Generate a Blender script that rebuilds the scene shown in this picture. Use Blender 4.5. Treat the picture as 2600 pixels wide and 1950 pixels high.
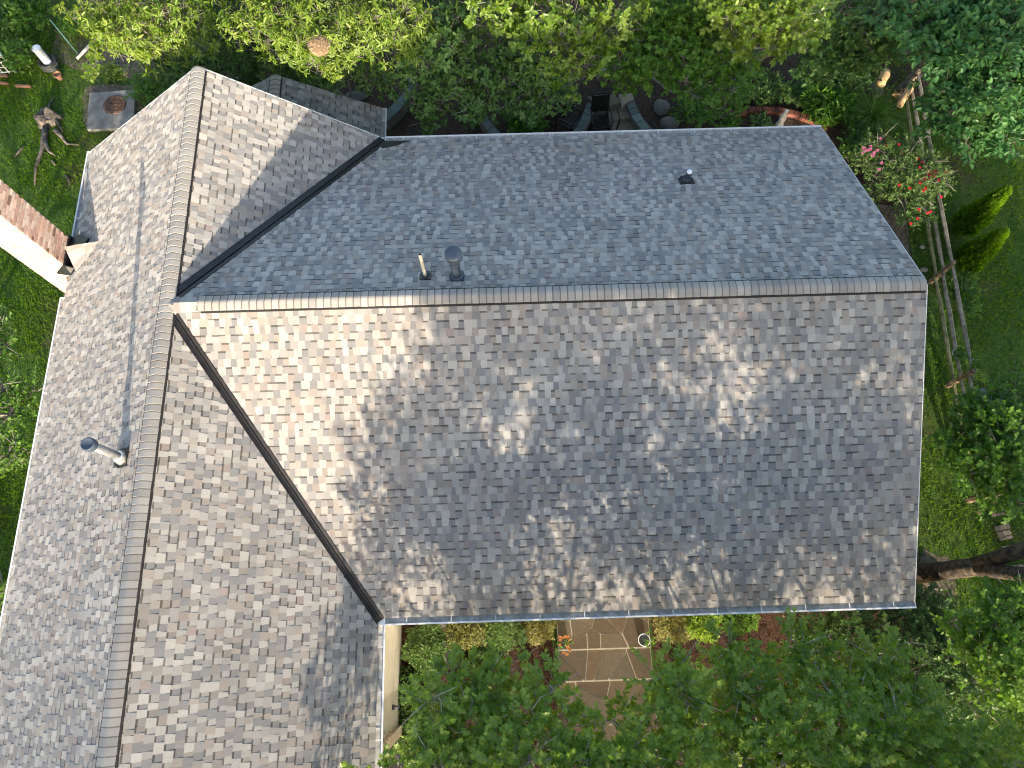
import bpy, bmesh, math, random
import numpy as np
from mathutils import Vector, Matrix

for o in list(bpy.data.objects): bpy.data.objects.remove(o)
SC = bpy.context.scene
COL = SC.collection
R = math.radians

# ------------------------------------------------------------------ camera, sky, sun, exposure
CAM_Z = 17.2
TILT, YAW, LENS = R(18.17), R(-1.786), 24.71
cam = bpy.data.cameras.new('camera'); cam.lens = LENS; cam.sensor_width = 36.0
cam.clip_start = 0.1; cam.clip_end = 1000
camera = bpy.data.objects.new('camera', cam); COL.objects.link(camera)
camera.location = (0, 0, CAM_Z); camera.rotation_euler = (TILT, 0, YAW)
SC.camera = camera

SUN_EL, SUN_AZ = R(14.6), R(6.8)            # the sun stands low in the south, a few degrees east of the house's axis
world = bpy.data.worlds.new('World'); SC.world = world; world.use_nodes = True
wn = world.node_tree
bg = wn.nodes['Background']
sky = wn.nodes.new('ShaderNodeTexSky'); sky.sky_type = 'NISHITA'; sky.sun_disc = False
sky.sun_elevation = SUN_EL; sky.sun_rotation = R(180) - SUN_AZ
sky.air_density = 1.0; sky.dust_density = 1.7; sky.ozone_density = 0.65
wn.links.new(sky.outputs[0], bg.inputs[0]); bg.inputs[1].default_value = 0.15
sl = bpy.data.lights.new('sun', 'SUN'); sl.energy = 3.6; sl.angle = R(0.55); sl.color = (1.0, 0.86, 0.68)
sun = bpy.data.objects.new('sun', sl); COL.objects.link(sun)
SUND = Vector((-math.sin(SUN_AZ)*math.cos(SUN_EL), math.cos(SUN_AZ)*math.cos(SUN_EL), -math.sin(SUN_EL)))
sun.rotation_euler = SUND.to_track_quat('-Z', 'Y').to_euler(); sun.location = (5, -30, 20)
SC.view_settings.view_transform = 'Standard'; SC.view_settings.look = 'None'
SC.view_settings.exposure = 1.78; SC.view_settings.gamma = 1.0
SC.view_settings.use_curve_mapping = False
SC.render.engine = 'CYCLES'; SC.cycles.filter_width = 1.1
SC.cycles.max_bounces = 4; SC.cycles.diffuse_bounces = 2; SC.cycles.glossy_bounces = 2; SC.cycles.transmission_bounces = 2

# ------------------------------------------------------------------ where things stand (photo survey -> metres)
_ct, _st = math.cos(TILT), math.sin(TILT); _cy, _sy = math.cos(YAW), math.sin(YAW)
_f = LENS/36*2600
def _dir(px, py):
    a, b = (px-1300)/_f, -(py-975)/_f
    x, y, z = a, b*_ct + _st, b*_st - _ct
    return Vector((_cy*x - _sy*y, _sy*x + _cy*y, z))
def spot(px, py, z=0.0):
    d = _dir(px, py); s = (z-CAM_Z)/d.z
    return Vector((d.x*s, d.y*s, z))
K = 2600/2212
def sd(x, y, z=0.0): return spot(x*K, y*K, z)
def px_of(p):
    p = Vector(p) - Vector((0, 0, CAM_Z))
    x, y = _cy*p.x + _sy*p.y, -_sy*p.x + _cy*p.y
    c = y*_st - p.z*_ct; v = y*_ct + p.z*_st
    if c < 0.1: return (-9999, -9999)
    return (1300 + _f*x/c, 975 - _f*v/c)

# ------------------------------------------------------------------ materials
def new_mat(name):
    m = bpy.data.materials.new(name); m.use_nodes = True
    return m, m.node_tree, m.node_tree.nodes['Principled BSDF']
def noise_mat(name, c1, c2, scale=8, rough=0.8, bump=0.0, bscale=None, c3=None, metal=0.0, detail=6, spec=0.3, lo=.35, hi=.65, coat=0):
    m, t, b = new_mat(name); N, L = t.nodes, t.links
    tc = N.new('ShaderNodeTexCoord')
    n = N.new('ShaderNodeTexNoise'); n.inputs['Scale'].default_value = scale; n.inputs['Detail'].default_value = detail
    L.new(tc.outputs['Object'], n.inputs['Vector'])
    r = N.new('ShaderNodeValToRGB'); r.color_ramp.elements[0].position = lo; r.color_ramp.elements[1].position = hi
    r.color_ramp.elements[0].color = (*c1, 1); r.color_ramp.elements[1].color = (*c2, 1)
    if c3: e = r.color_ramp.elements.new((lo+hi)/2); e.color = (*c3, 1)
    L.new(n.outputs['Fac'], r.inputs['Fac']); L.new(r.outputs['Color'], b.inputs['Base Color'])
    b.inputs['Roughness'].default_value = rough; b.inputs['Metallic'].default_value = metal
    b.inputs['Specular IOR Level'].default_value = spec
    if bump:
        n2 = N.new('ShaderNodeTexNoise'); n2.inputs['Scale'].default_value = bscale or scale*6; n2.inputs['Detail'].default_value = 8
        L.new(tc.outputs['Object'], n2.inputs['Vector'])
        bp = N.new('ShaderNodeBump'); bp.inputs['Strength'].default_value = bump; bp.inputs['Distance'].default_value = 0.02
        L.new(n2.outputs['Fac'], bp.inputs['Height']); L.new(bp.outputs['Normal'], b.inputs['Normal'])
    return m
def attr_mat(name, rough=0.95, grain=120, amt=0.38, spec=0.15, bump=0.3):
    """colour from the piece's own 'Col' attribute, mottled by mineral granules"""
    m, t, b = new_mat(name); N, L = t.nodes, t.links
    a = N.new('ShaderNodeAttribute'); a.attribute_name = 'Col'
    tc = N.new('ShaderNodeTexCoord')
    n = N.new('ShaderNodeTexNoise'); n.inputs['Scale'].default_value = grain; n.inputs['Detail'].default_value = 8; n.inputs['Roughness'].default_value = .75
    L.new(tc.outputs['Object'], n.inputs['Vector'])
    n3 = N.new('ShaderNodeTexNoise'); n3.inputs['Scale'].default_value = 1.1; n3.inputs['Detail'].default_value = 5
    L.new(tc.outputs['Object'], n3.inputs['Vector'])
    mr = N.new('ShaderNodeMapRange'); mr.inputs[1].default_value = .25; mr.inputs[2].default_value = .75
    mr.inputs[3].default_value = 1-amt; mr.inputs[4].default_value = 1+amt
    L.new(n.outputs['Fac'], mr.inputs[0])
    mr2 = N.new('ShaderNodeMapRange'); mr2.inputs[1].default_value = .3; mr2.inputs[2].default_value = .7
    mr2.inputs[3].default_value = .9; mr2.inputs[4].default_value = 1.1
    L.new(n3.outputs['Fac'], mr2.inputs[0])
    mu = N.new('ShaderNodeMath'); mu.operation = 'MULTIPLY'; L.new(mr.outputs[0], mu.inputs[0]); L.new(mr2.outputs[0], mu.inputs[1])
    vm = N.new('ShaderNodeVectorMath'); vm.operation = 'SCALE'
    L.new(a.outputs['Color'], vm.inputs[0]); L.new(mu.outputs[0], vm.inputs['Scale'])
    L.new(vm.outputs[0], b.inputs['Base Color'])
    b.inputs['Roughness'].default_value = rough; b.inputs['Specular IOR Level'].default_value = spec; b.inputs['Diffuse Roughness'].default_value = 1.0
    if bump:
        bp = N.new('ShaderNodeBump'); bp.inputs['Strength'].default_value = bump; bp.inputs['Distance'].default_value = 0.004
        L.new(n.outputs['Fac'], bp.inputs['Height']); L.new(bp.outputs['Normal'], b.inputs['Normal'])
    return m
def leaf_mat(name, dark, mid, light, trans=0.35, rough=0.45, spec=0.35):
    m, t, b = new_mat(name); N, L = t.nodes, t.links
    a = N.new('ShaderNodeAttribute'); a.attribute_name = 'tone'
    r = N.new('ShaderNodeValToRGB'); e = r.color_ramp.elements
    e[0].position = 0.0; e[0].color = (*dark, 1); e[1].position = 1.0; e[1].color = (*light, 1)
    k = e.new(.5); k.color = (*mid, 1)
    L.new(a.outputs['Fac'], r.inputs['Fac']); L.new(r.outputs['Color'], b.inputs['Base Color'])
    b.inputs['Roughness'].default_value = rough; b.inputs['Specular IOR Level'].default_value = spec
    tr = N.new('ShaderNodeBsdfTranslucent')
    hs = N.new('ShaderNodeHueSaturation'); hs.inputs['Hue'].default_value = .485; hs.inputs['Saturation'].default_value = 1.1; hs.inputs['Value'].default_value = 1.35
    L.new(r.outputs['Color'], hs.inputs['Color']); L.new(hs.outputs[0], tr.inputs['Color'])
    mx = N.new('ShaderNodeMixShader'); mx.inputs[0].default_value = trans
    L.new(b.outputs[0], mx.inputs[1]); L.new(tr.outputs[0], mx.inputs[2])
    L.new(mx.outputs[0], N['Material Output'].inputs['Surface'])
    return m

M = {}
M['shingle'] = attr_mat('laminated_shingle_granules')
M['brick'] = attr_mat('fired_brick', grain=45, amt=.3, bump=.5)
M['stone'] = attr_mat('quarried_stone', grain=14, amt=.3, rough=.85, bump=.5)
M['underlay'] = noise_mat('roof_underlay', (.05,.05,.05), (.09,.09,.09), 20)
M['vent_black'] = noise_mat('ridge_vent_black', (.012,.011,.011), (.025,.022,.022), 30, rough=.7)
M['valley_black'] = noise_mat('valley_metal_black', (.012,.013,.014), (.022,.023,.025), 12, rough=.45, spec=.4)
M['valley_brown'] = noise_mat('valley_metal_brown', (.014,.012,.012), (.026,.022,.021), 9, rough=.55, spec=.3)
M['white_metal'] = noise_mat('white_aluminium', (.62,.62,.62), (.78,.78,.77), 6, rough=.45)
M['dirty_metal'] = noise_mat('weathered_gutter_trough', (.30,.29,.27), (.58,.57,.55), 9, rough=.6, lo=.3, hi=.7)
M['wall'] = noise_mat('painted_stucco', (.44,.42,.36), (.51,.485,.42), 3, rough=.85, bump=.15, bscale=90)
M['trim'] = noise_mat('tan_trim', (.27,.22,.165), (.33,.28,.21), 5, rough=.7)
M['navy'] = noise_mat('dark_navy_door', (.010,.013,.022), (.02,.025,.04), 8, rough=.4)
M['mortar'] = noise_mat('lime_mortar', (.50,.45,.38), (.66,.60,.52), 25, rough=.95, bump=.4)
M['galv'] = noise_mat('galvanised_steel', (.17,.18,.195), (.26,.27,.285), 12, rough=.4, metal=.4)
M['bluegrey'] = noise_mat('slate_blue_vent_paint', (.038,.052,.08), (.055,.072,.10), 10, rough=.5)
M['navyrubber'] = noise_mat('navy_rubber_boot', (.022,.028,.042), (.045,.052,.07), 12, rough=.55)
M['pvc'] = noise_mat('weathered_pvc', (.34,.31,.26), (.47,.44,.37), 7, rough=.5)
M['pvc_white'] = noise_mat('white_pvc', (.72,.73,.74), (.85,.85,.85), 5, rough=.4)
M['glare_silver'] = noise_mat('bright_flashing_tape', (.55,.56,.57), (.8,.8,.8), 25, rough=.25, metal=.7, bump=.5, bscale=60)

# ------------------------------------------------------------------ mesh helpers
def mesh_obj(name, verts, faces, mat, parent=None, smooth=False, col=None, tone=None):
    me = bpy.data.meshes.new(name); me.from_pydata([tuple(v) for v in verts], [], faces)
    for m in (mat if isinstance(mat, (list, tuple)) else [mat]):
        me.materials.append(M[m] if isinstance(m, str) else m)
    if col is not None:
        a = me.color_attributes.new('Col', 'FLOAT_COLOR', 'POINT')
        c = np.ones((len(verts), 4), np.float32); c[:, :3] = np.asarray(col, np.float32)
        a.data.foreach_set('color', c.ravel())
    if tone is not None:
        a = me.attributes.new('tone', 'FLOAT', 'POINT'); a.data.foreach_set('value', np.asarray(tone, np.float32))
    if smooth: me.polygons.foreach_set('use_smooth', [True]*len(me.polygons))
    me.update()
    o = bpy.data.objects.new(name, me); COL.objects.link(o)
    if parent is not None: o.parent = parent
    return o
def np_mesh(name, V, F, mat, parent=None, tone=None, midx=None, smooth=False):
    """V (n,3) float, F list of equal-length face arrays [(m,k), ...]"""
    me = bpy.data.meshes.new(name)
    me.vertices.add(len(V)); me.vertices.foreach_set('co', np.asarray(V, np.float32).ravel())
    loops = np.concatenate([f.ravel() for f in F]); tot = np.concatenate([np.full(len(f), f.shape[1]) for f in F])
    st = np.concatenate([[0], np.cumsum(tot)[:-1]])
    me.loops.add(len(loops)); me.loops.foreach_set('vertex_index', loops.astype(np.int32))
    me.polygons.add(len(tot)); me.polygons.foreach_set('loop_start', st.astype(np.int32)); me.polygons.foreach_set('loop_total', tot.astype(np.int32))
    for m in (mat if isinstance(mat, (list, tuple)) else [mat]): me.materials.append(M[m] if isinstance(m, str) else m)
    if midx is not None: me.polygons.foreach_set('material_index', np.asarray(midx, np.int32))
    if tone is not None:
        a = me.attributes.new('tone', 'FLOAT', 'POINT'); a.data.foreach_set('value', np.asarray(tone, np.float32))
    if smooth: me.polygons.foreach_set('use_smooth', np.ones(len(tot), bool))
    me.update(calc_edges=True); me.validate()
    o = bpy.data.objects.new(name, me); COL.objects.link(o)
    if parent is not None: o.parent = parent
    return o
class MB:
    def __init__(s): s.v, s.f, s.c = [], [], []
    def add(s, v, f, col=None):
        n = len(s.v); s.v += [Vector(p) for p in v]; s.f += [tuple(i+n for i in q) for q in f]
        s.c += [col or (1, 1, 1)]*len(v); return s
    def hexa(s, b, t, col=None):
        """bottom loop b, top loop t (same length, counter-clockwise from above)"""
        n = len(b); f = [tuple(reversed(range(n))), tuple(range(n, 2*n))]
        f += [(i, (i+1) % n, n+(i+1) % n, n+i) for i in range(n)]
        return s.add(list(b)+list(t), f, col)
    def box(s, c, d, rz=0, col=None, tilt=None):
        c = Vector(c); x, y, z = d[0]/2, d[1]/2, d[2]/2
        m = Matrix.Rotation(rz, 3, 'Z')
        if tilt: m = m @ Matrix.Rotation(tilt, 3, 'X')
        q = [(-x,-y), (x,-y), (x,y), (-x,y)]
        return s.hexa([c+m@Vector((a,b,-z)) for a,b in q], [c+m@Vector((a,b,z)) for a,b in q], col)
    def bar(s, a, b, w, h, up=(0,0,1), col=None):
        a, b = Vector(a), Vector(b); d = (b-a).normalized(); u = Vector(up)
        sd_ = d.cross(u)
        if sd_.length < 1e-4: sd_ = d.cross(Vector((1,0,0)))
        sd_.normalize(); u = sd_.cross(d)
        L = lambda p: [p-sd_*w/2-u*h/2, p+sd_*w/2-u*h/2, p+sd_*w/2+u*h/2, p-sd_*w/2+u*h/2]
        return s.hexa(L(a), L(b), col)
    def tube(s, pts, rad, n=8, cap=True, col=None):
        pts = [Vector(p) for p in pts]; rad = rad if isinstance(rad, (list, tuple)) else [rad]*len(pts)
        v, f = [], []; u = None
        for i, p in enumerate(pts):
            d = (pts[min(i+1, len(pts)-1)]-pts[max(i-1, 0)]).normalized()
            if u is None: u = d.orthogonal().normalized()
            u = (u - d*u.dot(d)).normalized(); w = d.cross(u)
            v += [p+(u*math.cos(2*math.pi*k/n)+w*math.sin(2*math.pi*k/n))*rad[i] for k in range(n)]
        for i in range(len(pts)-1):
            f += [(i*n+k, i*n+(k+1) % n, (i+1)*n+(k+1) % n, (i+1)*n+k) for k in range(n)]
        if cap: f += [tuple(reversed(range(n))), tuple(range((len(pts)-1)*n, len(pts)*n))]
        return s.add(v, f, col)
    def lathe(s, c, prof, n=20, axis=None, col=None):
        """prof: (radius, height) list; closed top and bottom where radius is > 0"""
        c = Vector(c); v, f = [], []
        q = Vector((0,0,1)).rotation_difference(Vector(axis)) if axis else None
        for r, z in prof:
            for k in range(n):
                p = Vector((r*math.cos(2*math.pi*k/n), r*math.sin(2*math.pi*k/n), z))
                v.append(c+(q@p if q else p))
        for i in range(len(prof)-1):
            f += [(i*n+k, i*n+(k+1) % n, (i+1)*n+(k+1) % n, (i+1)*n+k) for k in range(n)]
        f += [tuple(reversed(range(n))), tuple(range((len(prof)-1)*n, len(prof)*n))]
        return s.add(v, f, col)
    def build(s, name, mat, parent=None, smooth=False, kind=None):
        o = mesh_obj(name, s.v, s.f, mat, parent, smooth, col=s.c)
        if kind: o['kind'] = kind
        return o
def empty(name, loc=(0,0,0)):
    o = bpy.data.objects.new(name, None); COL.objects.link(o); o.location = loc; o.empty_display_size = .2
    return o
def tag(o, label=None, cat=None, group=None, kind=None):
    if label: o['label'] = label
    if cat: o['category'] = cat
    if group: o['group'] = group
    if kind: o['kind'] = kind
    return o
def keep(o, parent):
    """parent a world-space mesh to an empty without moving it"""
    o.parent = parent; o.matrix_parent_inverse = Matrix.Translation(parent.location).inverted(); return o
def kid(o, part):
    """sub-part of a part whose own origin is the world's"""
    o.parent = part; o.matrix_parent_inverse = Matrix.Identity(4); return o
def thing(name, label, cat, loc=(0,0,0), group=None):
    o = empty(name, loc); return tag(o, label, cat, group)
def adopt(root, *objs):
    for o in objs: keep(o, root)
    return root

def vjit(v, f, amt, seed):
    rng = random.Random(seed)
    return [p+Vector((rng.uniform(-1,1), rng.uniform(-1,1), rng.uniform(-1,1)))*amt for p in v]
def rock(name, c, d, mat, seed, col=(.3,.29,.27), parent=None, sub=3, rough=.12, flat=0):
    bm = bmesh.new(); bmesh.ops.create_icosphere(bm, subdivisions=sub, radius=.5)
    rng = random.Random(seed); off = Vector((rng.uniform(0,99), rng.uniform(0,99), rng.uniform(0,99)))
    from mathutils import noise
    for v in bm.verts:
        n = noise.noise(v.co*2.3+off)*rough*2 + noise.noise(v.co*6+off)*rough*.6
        v.co *= 1+n
        if flat: v.co.z = max(min(v.co.z, .5-flat), -.5)
        v.co = Vector((v.co.x*d[0], v.co.y*d[1], v.co.z*d[2]))
    V = [Vector(v.co)+Vector(c) for v in bm.verts]; F = [tuple(v.index for v in f.verts) for f in bm.faces]; bm.free()
    return mesh_obj(name, V, F, mat, parent, True, col=[col]*len(V))

# ------------------------------------------------------------------ the house
ZR = 6.0
YR, WF, WB, PM = 5.329, 5.315, 5.037, .4622
XR, XW, WR, WL, PW, YF, YS = 7.476, -5.878, 3.414, 3.478, .7191, 10.444, -7.0
YFR, YBK = YR-WF, YR+WB
XE, XL = XW+WR, XW-WL
ZEF, ZEB, ZEW, ZEL = ZR-WF*PM, ZR-WB*PM, ZR-WR*PW, ZR-WL*PW
XV = XW+(ZR-ZEB)/PW
house = thing('house', 'grey shingled L-shaped house with dark valleys and white gutters seen from above', 'house', (0, 5, 0))
EXP = .143
PAL = [((.425,.40,.36), 3.2), ((.36,.34,.31), 3.5), ((.295,.28,.262), 3.5), ((.325,.283,.243), 2.6), ((.215,.213,.212), 3.2), ((.26,.235,.212), 2.2), ((.30,.243,.213), .35)]
def pick_col(rng, last=None):
    for _ in range(4):
        t = rng.uniform(0, sum(w for _, w in PAL))
        for c, w in PAL:
            t -= w
            if t <= 0: break
        if last is None or abs(c[1]-last[1]) > .04: break
    k = rng.uniform(.93, 1.07)
    return tuple((.8*x+.2*y)*k for x, y in zip(c, (.315,.295,.27)))
def clip(poly, planes):
    """Sutherland-Hodgman: keep a*u+b*v<=c"""
    for a, b, c in planes:
        out = []
        for i in range(len(poly)):
            p, q = poly[i], poly[(i+1) % len(poly)]
            dp, dq = a*p[0]+b*p[1]-c, a*q[0]+b*q[1]-c
            if dp <= 0: out.append(p)
            if dp*dq < 0:
                t = dp/(dp-dq); out.append((p[0]+t*(q[0]-p[0]), p[1]+t*(q[1]-p[1])))
        poly = out
        if len(poly) < 3: return []
    return poly
def area(p): return .5*abs(sum(p[i][0]*p[(i+1) % len(p)][1]-p[(i+1) % len(p)][0]*p[i][1] for i in range(len(p))))
class Slope:
    def __init__(s, name, plan, normal_dir, z_of, seed):
        """plan: CCW plan polygon; normal_dir: plan direction of the fall line (downhill)"""
        s.name = name; s.plan = plan; dn = Vector((*normal_dir, 0)).normalized(); s.z = z_of
        low = min(plan, key=lambda p: z_of(*p)); O = Vector((*low, z_of(*low)))
        p1 = Vector((low[0]-dn.x, low[1]-dn.y)); s.V = (Vector((p1.x, p1.y, z_of(*p1)))-O).normalized()
        s.U = Vector((-dn.y, dn.x, 0)); s.O = O; s.N = s.U.cross(s.V)
        if s.N.z < 0: s.U = -s.U; s.N = s.U.cross(s.V)
        s.uv = [((Vector((*p, z_of(*p)))-O).dot(s.U), (Vector((*p, z_of(*p)))-O).dot(s.V)) for p in plan]
        a2 = sum(s.uv[i][0]*s.uv[(i+1) % len(s.uv)][1]-s.uv[(i+1) % len(s.uv)][0]*s.uv[i][1] for i in range(len(s.uv)))
        if a2 < 0: s.uv = s.uv[::-1]
        s.rng = random.Random(seed)
    def P(s, u, v, h=0): return s.O+s.U*u+s.V*v+s.N*h
    def planes(s, inset=0):
        out = []
        for i in range(len(s.uv)):
            p, q = s.uv[i], s.uv[(i+1) % len(s.uv)]
            a, b = q[1]-p[1], -(q[0]-p[0]); L = math.hypot(a, b)
            if L < 1e-6: continue
            out.append((a/L, b/L, (a*p[0]+b*p[1])/L-inset))
        return out
    def deck(s, parent, name='roof_slope'):
        m = MB(); m.hexa([s.P(u, v, -.12) for u, v in s.uv], [s.P(u, v, -.012) for u, v in s.uv])
        return keep(m.build(name, 'underlay'), parent)
    def cells(s, tint=(1,1,1)):
        rng = s.rng; pl = s.planes(); us = [p[0] for p in s.uv]; vs = [p[1] for p in s.uv]
        out = []
        for i in range(int(max(vs)/EXP)+1):
            v0, v1 = i*EXP, (i+1)*EXP; u = min(us)-rng.uniform(0, .3); skew = rng.uniform(-.008, .008); raised = rng.random() < .5
            lastc = None
            while u < max(us):
                w = rng.choice([.08,.095,.105,.115,.12,.13,.14,.155]) * (1.0 if raised else .92)
                ns = rng.uniform(-.003, .003); sg = .005 if raised else -.005
                q = [(u-skew+sg, v0), (u+w-ns-sg, v0), (u+w+ns+sg, v1), (u+skew-sg, v1)]
                c = pick_col(rng, lastc)
                lastc = c; kr = 1.04 if raised else .96; c = tuple(a*b*kr for a, b in zip(c, tint))
                hb = rng.uniform(.009, .012) if raised else rng.uniform(.0045, .006)
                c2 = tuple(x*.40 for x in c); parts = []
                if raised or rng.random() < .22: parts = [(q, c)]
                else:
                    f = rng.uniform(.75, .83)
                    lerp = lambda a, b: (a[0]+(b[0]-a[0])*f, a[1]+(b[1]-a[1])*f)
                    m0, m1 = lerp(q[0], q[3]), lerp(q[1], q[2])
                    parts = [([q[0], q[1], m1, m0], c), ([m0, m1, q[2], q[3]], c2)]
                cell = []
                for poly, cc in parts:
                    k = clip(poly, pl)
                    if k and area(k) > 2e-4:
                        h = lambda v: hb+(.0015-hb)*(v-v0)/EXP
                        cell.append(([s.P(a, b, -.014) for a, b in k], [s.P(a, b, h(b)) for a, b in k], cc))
                if cell: out.append(cell)
                u += w; skew = ns
                raised = (not raised) if rng.random() < .8 else raised
        return out

zf_EF = lambda x, y: ZR-(YR-y)*PM
zf_EB = lambda x, y: ZR-(y-YR)*PM
zf_WR = lambda x, y: ZR-(x-XW)*PW
zf_WL = lambda x, y: ZR-(XW-x)*PW
GO = .04
slopes = [
    Slope('front', [(XW, YR), (XE, YFR), (XR, YFR), (XR, YR)], (0, -1), zf_EF, 11),
    Slope('back', [(XW, YR), (XR, YR), (XR, YBK), (XV, YBK)], (0, 1), zf_EB, 12),
    Slope('west_front', [(XW, YR), (XW, YS), (XE, YS), (XE, YFR)], (1, 0), zf_WR, 13),
    Slope('west_back', [(XW, YR), (XW+(YF-YR)*(XV-XW)/WB, YF), (XW, YF)], (1, 0), zf_WR, 14),
    Slope('west_left', [(XW, YF), (XL, YF), (XL, YS), (XW, YS)], (-1, 0), zf_WL, 15)]
PRX, PRZ, PEX, PEZ, PY1 = -5.1, 4.0, -2.86, 2.8, 12.02
PP = (PRZ-PEZ)/(PEX-PRX)
slopes += [Slope('porch', [(PRX, YF-.05), (PEX, YF-.05), (PEX, PY1), (PRX, PY1)], (1, 0), lambda x, y: PRZ-(x-PRX)*PP, 16),
           Slope('porch_left', [(PRX, YF-.05), (PRX, PY1), (2*PRX-PEX, PY1), (2*PRX-PEX, YF-.05)], (-1, 0), lambda x, y: PRZ-(PRX-x)*PP, 17)]
DECKL = {'front': 'large slope facing the walkway, half in dappled tree shade', 'back': 'shaded rear slope with three small vents',
         'west_front': 'sunlit inner slope above the pale wall', 'west_back': 'slope crossed by a diagonal shadow edge',
         'west_left': 'outer slope with the tall flue and its long shadow', 'porch': 'low dark porch roof slope', 'porch_left': None}
allc = []
for s in slopes:
    d = s.deck(house)
    if DECKL[s.name]: d['label'] = DECKL[s.name]
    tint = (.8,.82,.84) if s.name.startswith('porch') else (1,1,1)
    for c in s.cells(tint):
        p = c[0][1]; ctr = sum(p, Vector())/len(p); x, y = px_of(ctr)
        ins = 5 < x < 2595 and 5 < y < 1945
        q = [px_of(a) for a in p]
        if len(c) > 1: q = [px_of(a) for a in c[0][1]]
        allc.append((area(q) if ins else 0, d, c))
order = sorted(range(len(allc)), key=lambda i: -allc[i][0]); big = set(order[:300])
rest = MB()
for i, (ar, d, c) in enumerate(allc):
    if i in big:
        m = MB()
        for b, t, cc in c: m.hexa(b, t, cc)
        o = m.build('shingle', 'shingle'); kid(o, d)
    else:
        for b, t, cc in c: rest.hexa(b, t, cc)
keep(rest.build('shingles', 'shingle', kind='stuff'), house)

# ridge vents and their cap shingles
def ridge(p0, p1, s1, s2, seed, w=.155, lift=.022):
    """p0->p1 along the ridge; s1/s2: unit vectors running down both slopes"""
    p0, p1, s1, s2 = Vector(p0), Vector(p1), Vector(s1), Vector(s2); d = (p1-p0).normalized(); L = (p1-p0).length
    up = (-(s1+s2)).normalized(); rng = random.Random(seed)
    vent = MB(); a = w+.03
    S_ = abs(s1.z); A_ = .38
    def prof(p, half, h, n=11):
        pts = []
        for i in range(n):
            t = -1+2*i/(n-1); s = s1 if t < 0 else s2; k = abs(t)
            drop = half*S_*(k-math.sqrt(k*k+A_*A_)+math.sqrt(1+A_*A_)-1)
            pts.append(p+s*half*k+up*(h+drop))
        return pts
    A, B = prof(p0+d*.02, a, lift), prof(p1-d*.06, a, lift); A2, B2 = prof(p0+d*.02, a, -.01), prof(p1-d*.06, a, -.01)
    n = len(A); V = A+B+A2+B2; F = [(i, i+1, n+i+1, n+i) for i in range(n-1)] + [(0, n, 3*n, 2*n), (n-1, 3*n-1, 4*n-1, 2*n-1), tuple(range(n))+tuple(range(3*n-1, 2*n-1, -1)), tuple(range(2*n-1, n-1, -1))+tuple(range(3*n, 4*n))]
    vent.add(V, F); vo = keep(vent.build('ridge_vent', 'vent_black'), house)
    e = .128; k = int(L/e)
    for i in range(k):
        x0 = L*i/k; x1 = L*(i+1)/k+.01; c = pick_col(rng); c = tuple(.5*q+.5*r for q, r in zip(c, (.375,.35,.312))); m = MB()
        jw = rng.uniform(-.004, .004)
        for f0, f1, cc in ((0, .78, c), (.78, 1, tuple(z*.5 for z in c))):
            y0, y1 = x0+(x1-x0)*f0, x0+(x1-x0)*f1; h = lambda y: lift+.006+.013*(1-(y-x0)/(x1-x0))
            A, B = prof(p0+d*y0, w+jw, h(y0)), prof(p0+d*y1, w+jw*.5, h(y1)); C, D = prof(p0+d*y0, w+jw, lift-.004), prof(p0+d*y1, w+jw*.5, lift-.004); n = len(A)
            V = A+B+C+D
            F = [(j, j+1, n+j+1, n+j) for j in range(n-1)] + [(0, n, 3*n, 2*n), (n-1, 3*n-1, 4*n-1, 2*n-1), tuple(range(n))+tuple(range(3*n-1, 2*n-1, -1)), tuple(range(2*n-1, n-1, -1))+tuple(range(3*n, 4*n))]
            m.add(V, F, cc)
        o = m.build('ridge_shingle', 'shingle'); kid(o, vo)
dE1, dE2 = Vector((0, -1, -PM)).normalized(), Vector((0, 1, -PM)).normalized()
dW1, dW2 = Vector((1, 0, -PW)).normalized(), Vector((-1, 0, -PW)).normalized()
ridge((XR-.02, YR, ZR+.012), (XW+.55, YR, ZR+.012), dE1, dE2, 3)
ridge((XW, YS, ZR+.012), (XW, YF, ZR+.012), dW1, dW2, 4, w=.165)
ridge((PRX, YF, PRZ+.012), (PRX, PY1, PRZ+.012), Vector((1,0,-PP)).normalized(), Vector((-1,0,-PP)).normalized(), 5, w=.14, lift=.006)
# the last caps where the wings meet have no vent under them
m = MB()
for i in range(4):
    x0 = XW+.16+i*.1; g = pick_col(random.Random(70+i)); half = .155
    A = [Vector((x0, YR, ZR+.03))+dE1*half, Vector((x0, YR, ZR+.045)), Vector((x0, YR, ZR+.03))+dE2*half]
    B = [p+Vector((.105, 0, -.004)) for p in A]; C = [p-Vector((0,0,.03)) for p in A]; D = [p-Vector((0,0,.03)) for p in B]
    m.add(A+B+C+D, [(0,3,4,1), (1,4,5,2), (0,1,7,6), (1,2,8,7), (0,6,9,3), (2,5,11,8), (3,9,10,4), (4,10,11,5)], g)
keep(m.build('ridge_shingle', 'shingle'), house)

# valley metal: folded strips with a raised centre rib
def valley(name, mat, a, b, n1, n2, w1, w2):
    a, b = Vector(a), Vector(b); d = (b-a).normalized(); m = MB()
    for n, s, w in ((n1, 1, w1), (n2, -1, w2)):
        n = Vector(n).normalized(); side = n.cross(d)
        if side.z < 0: side = -side
        t = .014
        A = [a+n*t, b+n*t, b+side*w+n*t, a+side*w+n*t]; B = [p-n*.02 for p in A]
        m.hexa(B, A); e = A[2]-A[3]
        m.hexa([A[3]-side*.012, A[2]-side*.012, A[2], A[3]], [p+n*.008 for p in (A[3]-side*.012, A[2]-side*.012, A[2], A[3])])
    o = keep(m.build(name, mat), house)
    r = MB(); u = (Vector(n1).normalized()+Vector(n2).normalized()).normalized()
    r.bar(a+u*.028, b+u*.028, .022, .03, up=u); k = r.build('valley_rib', 'valley_black'); kid(k, o)
    return o
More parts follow.
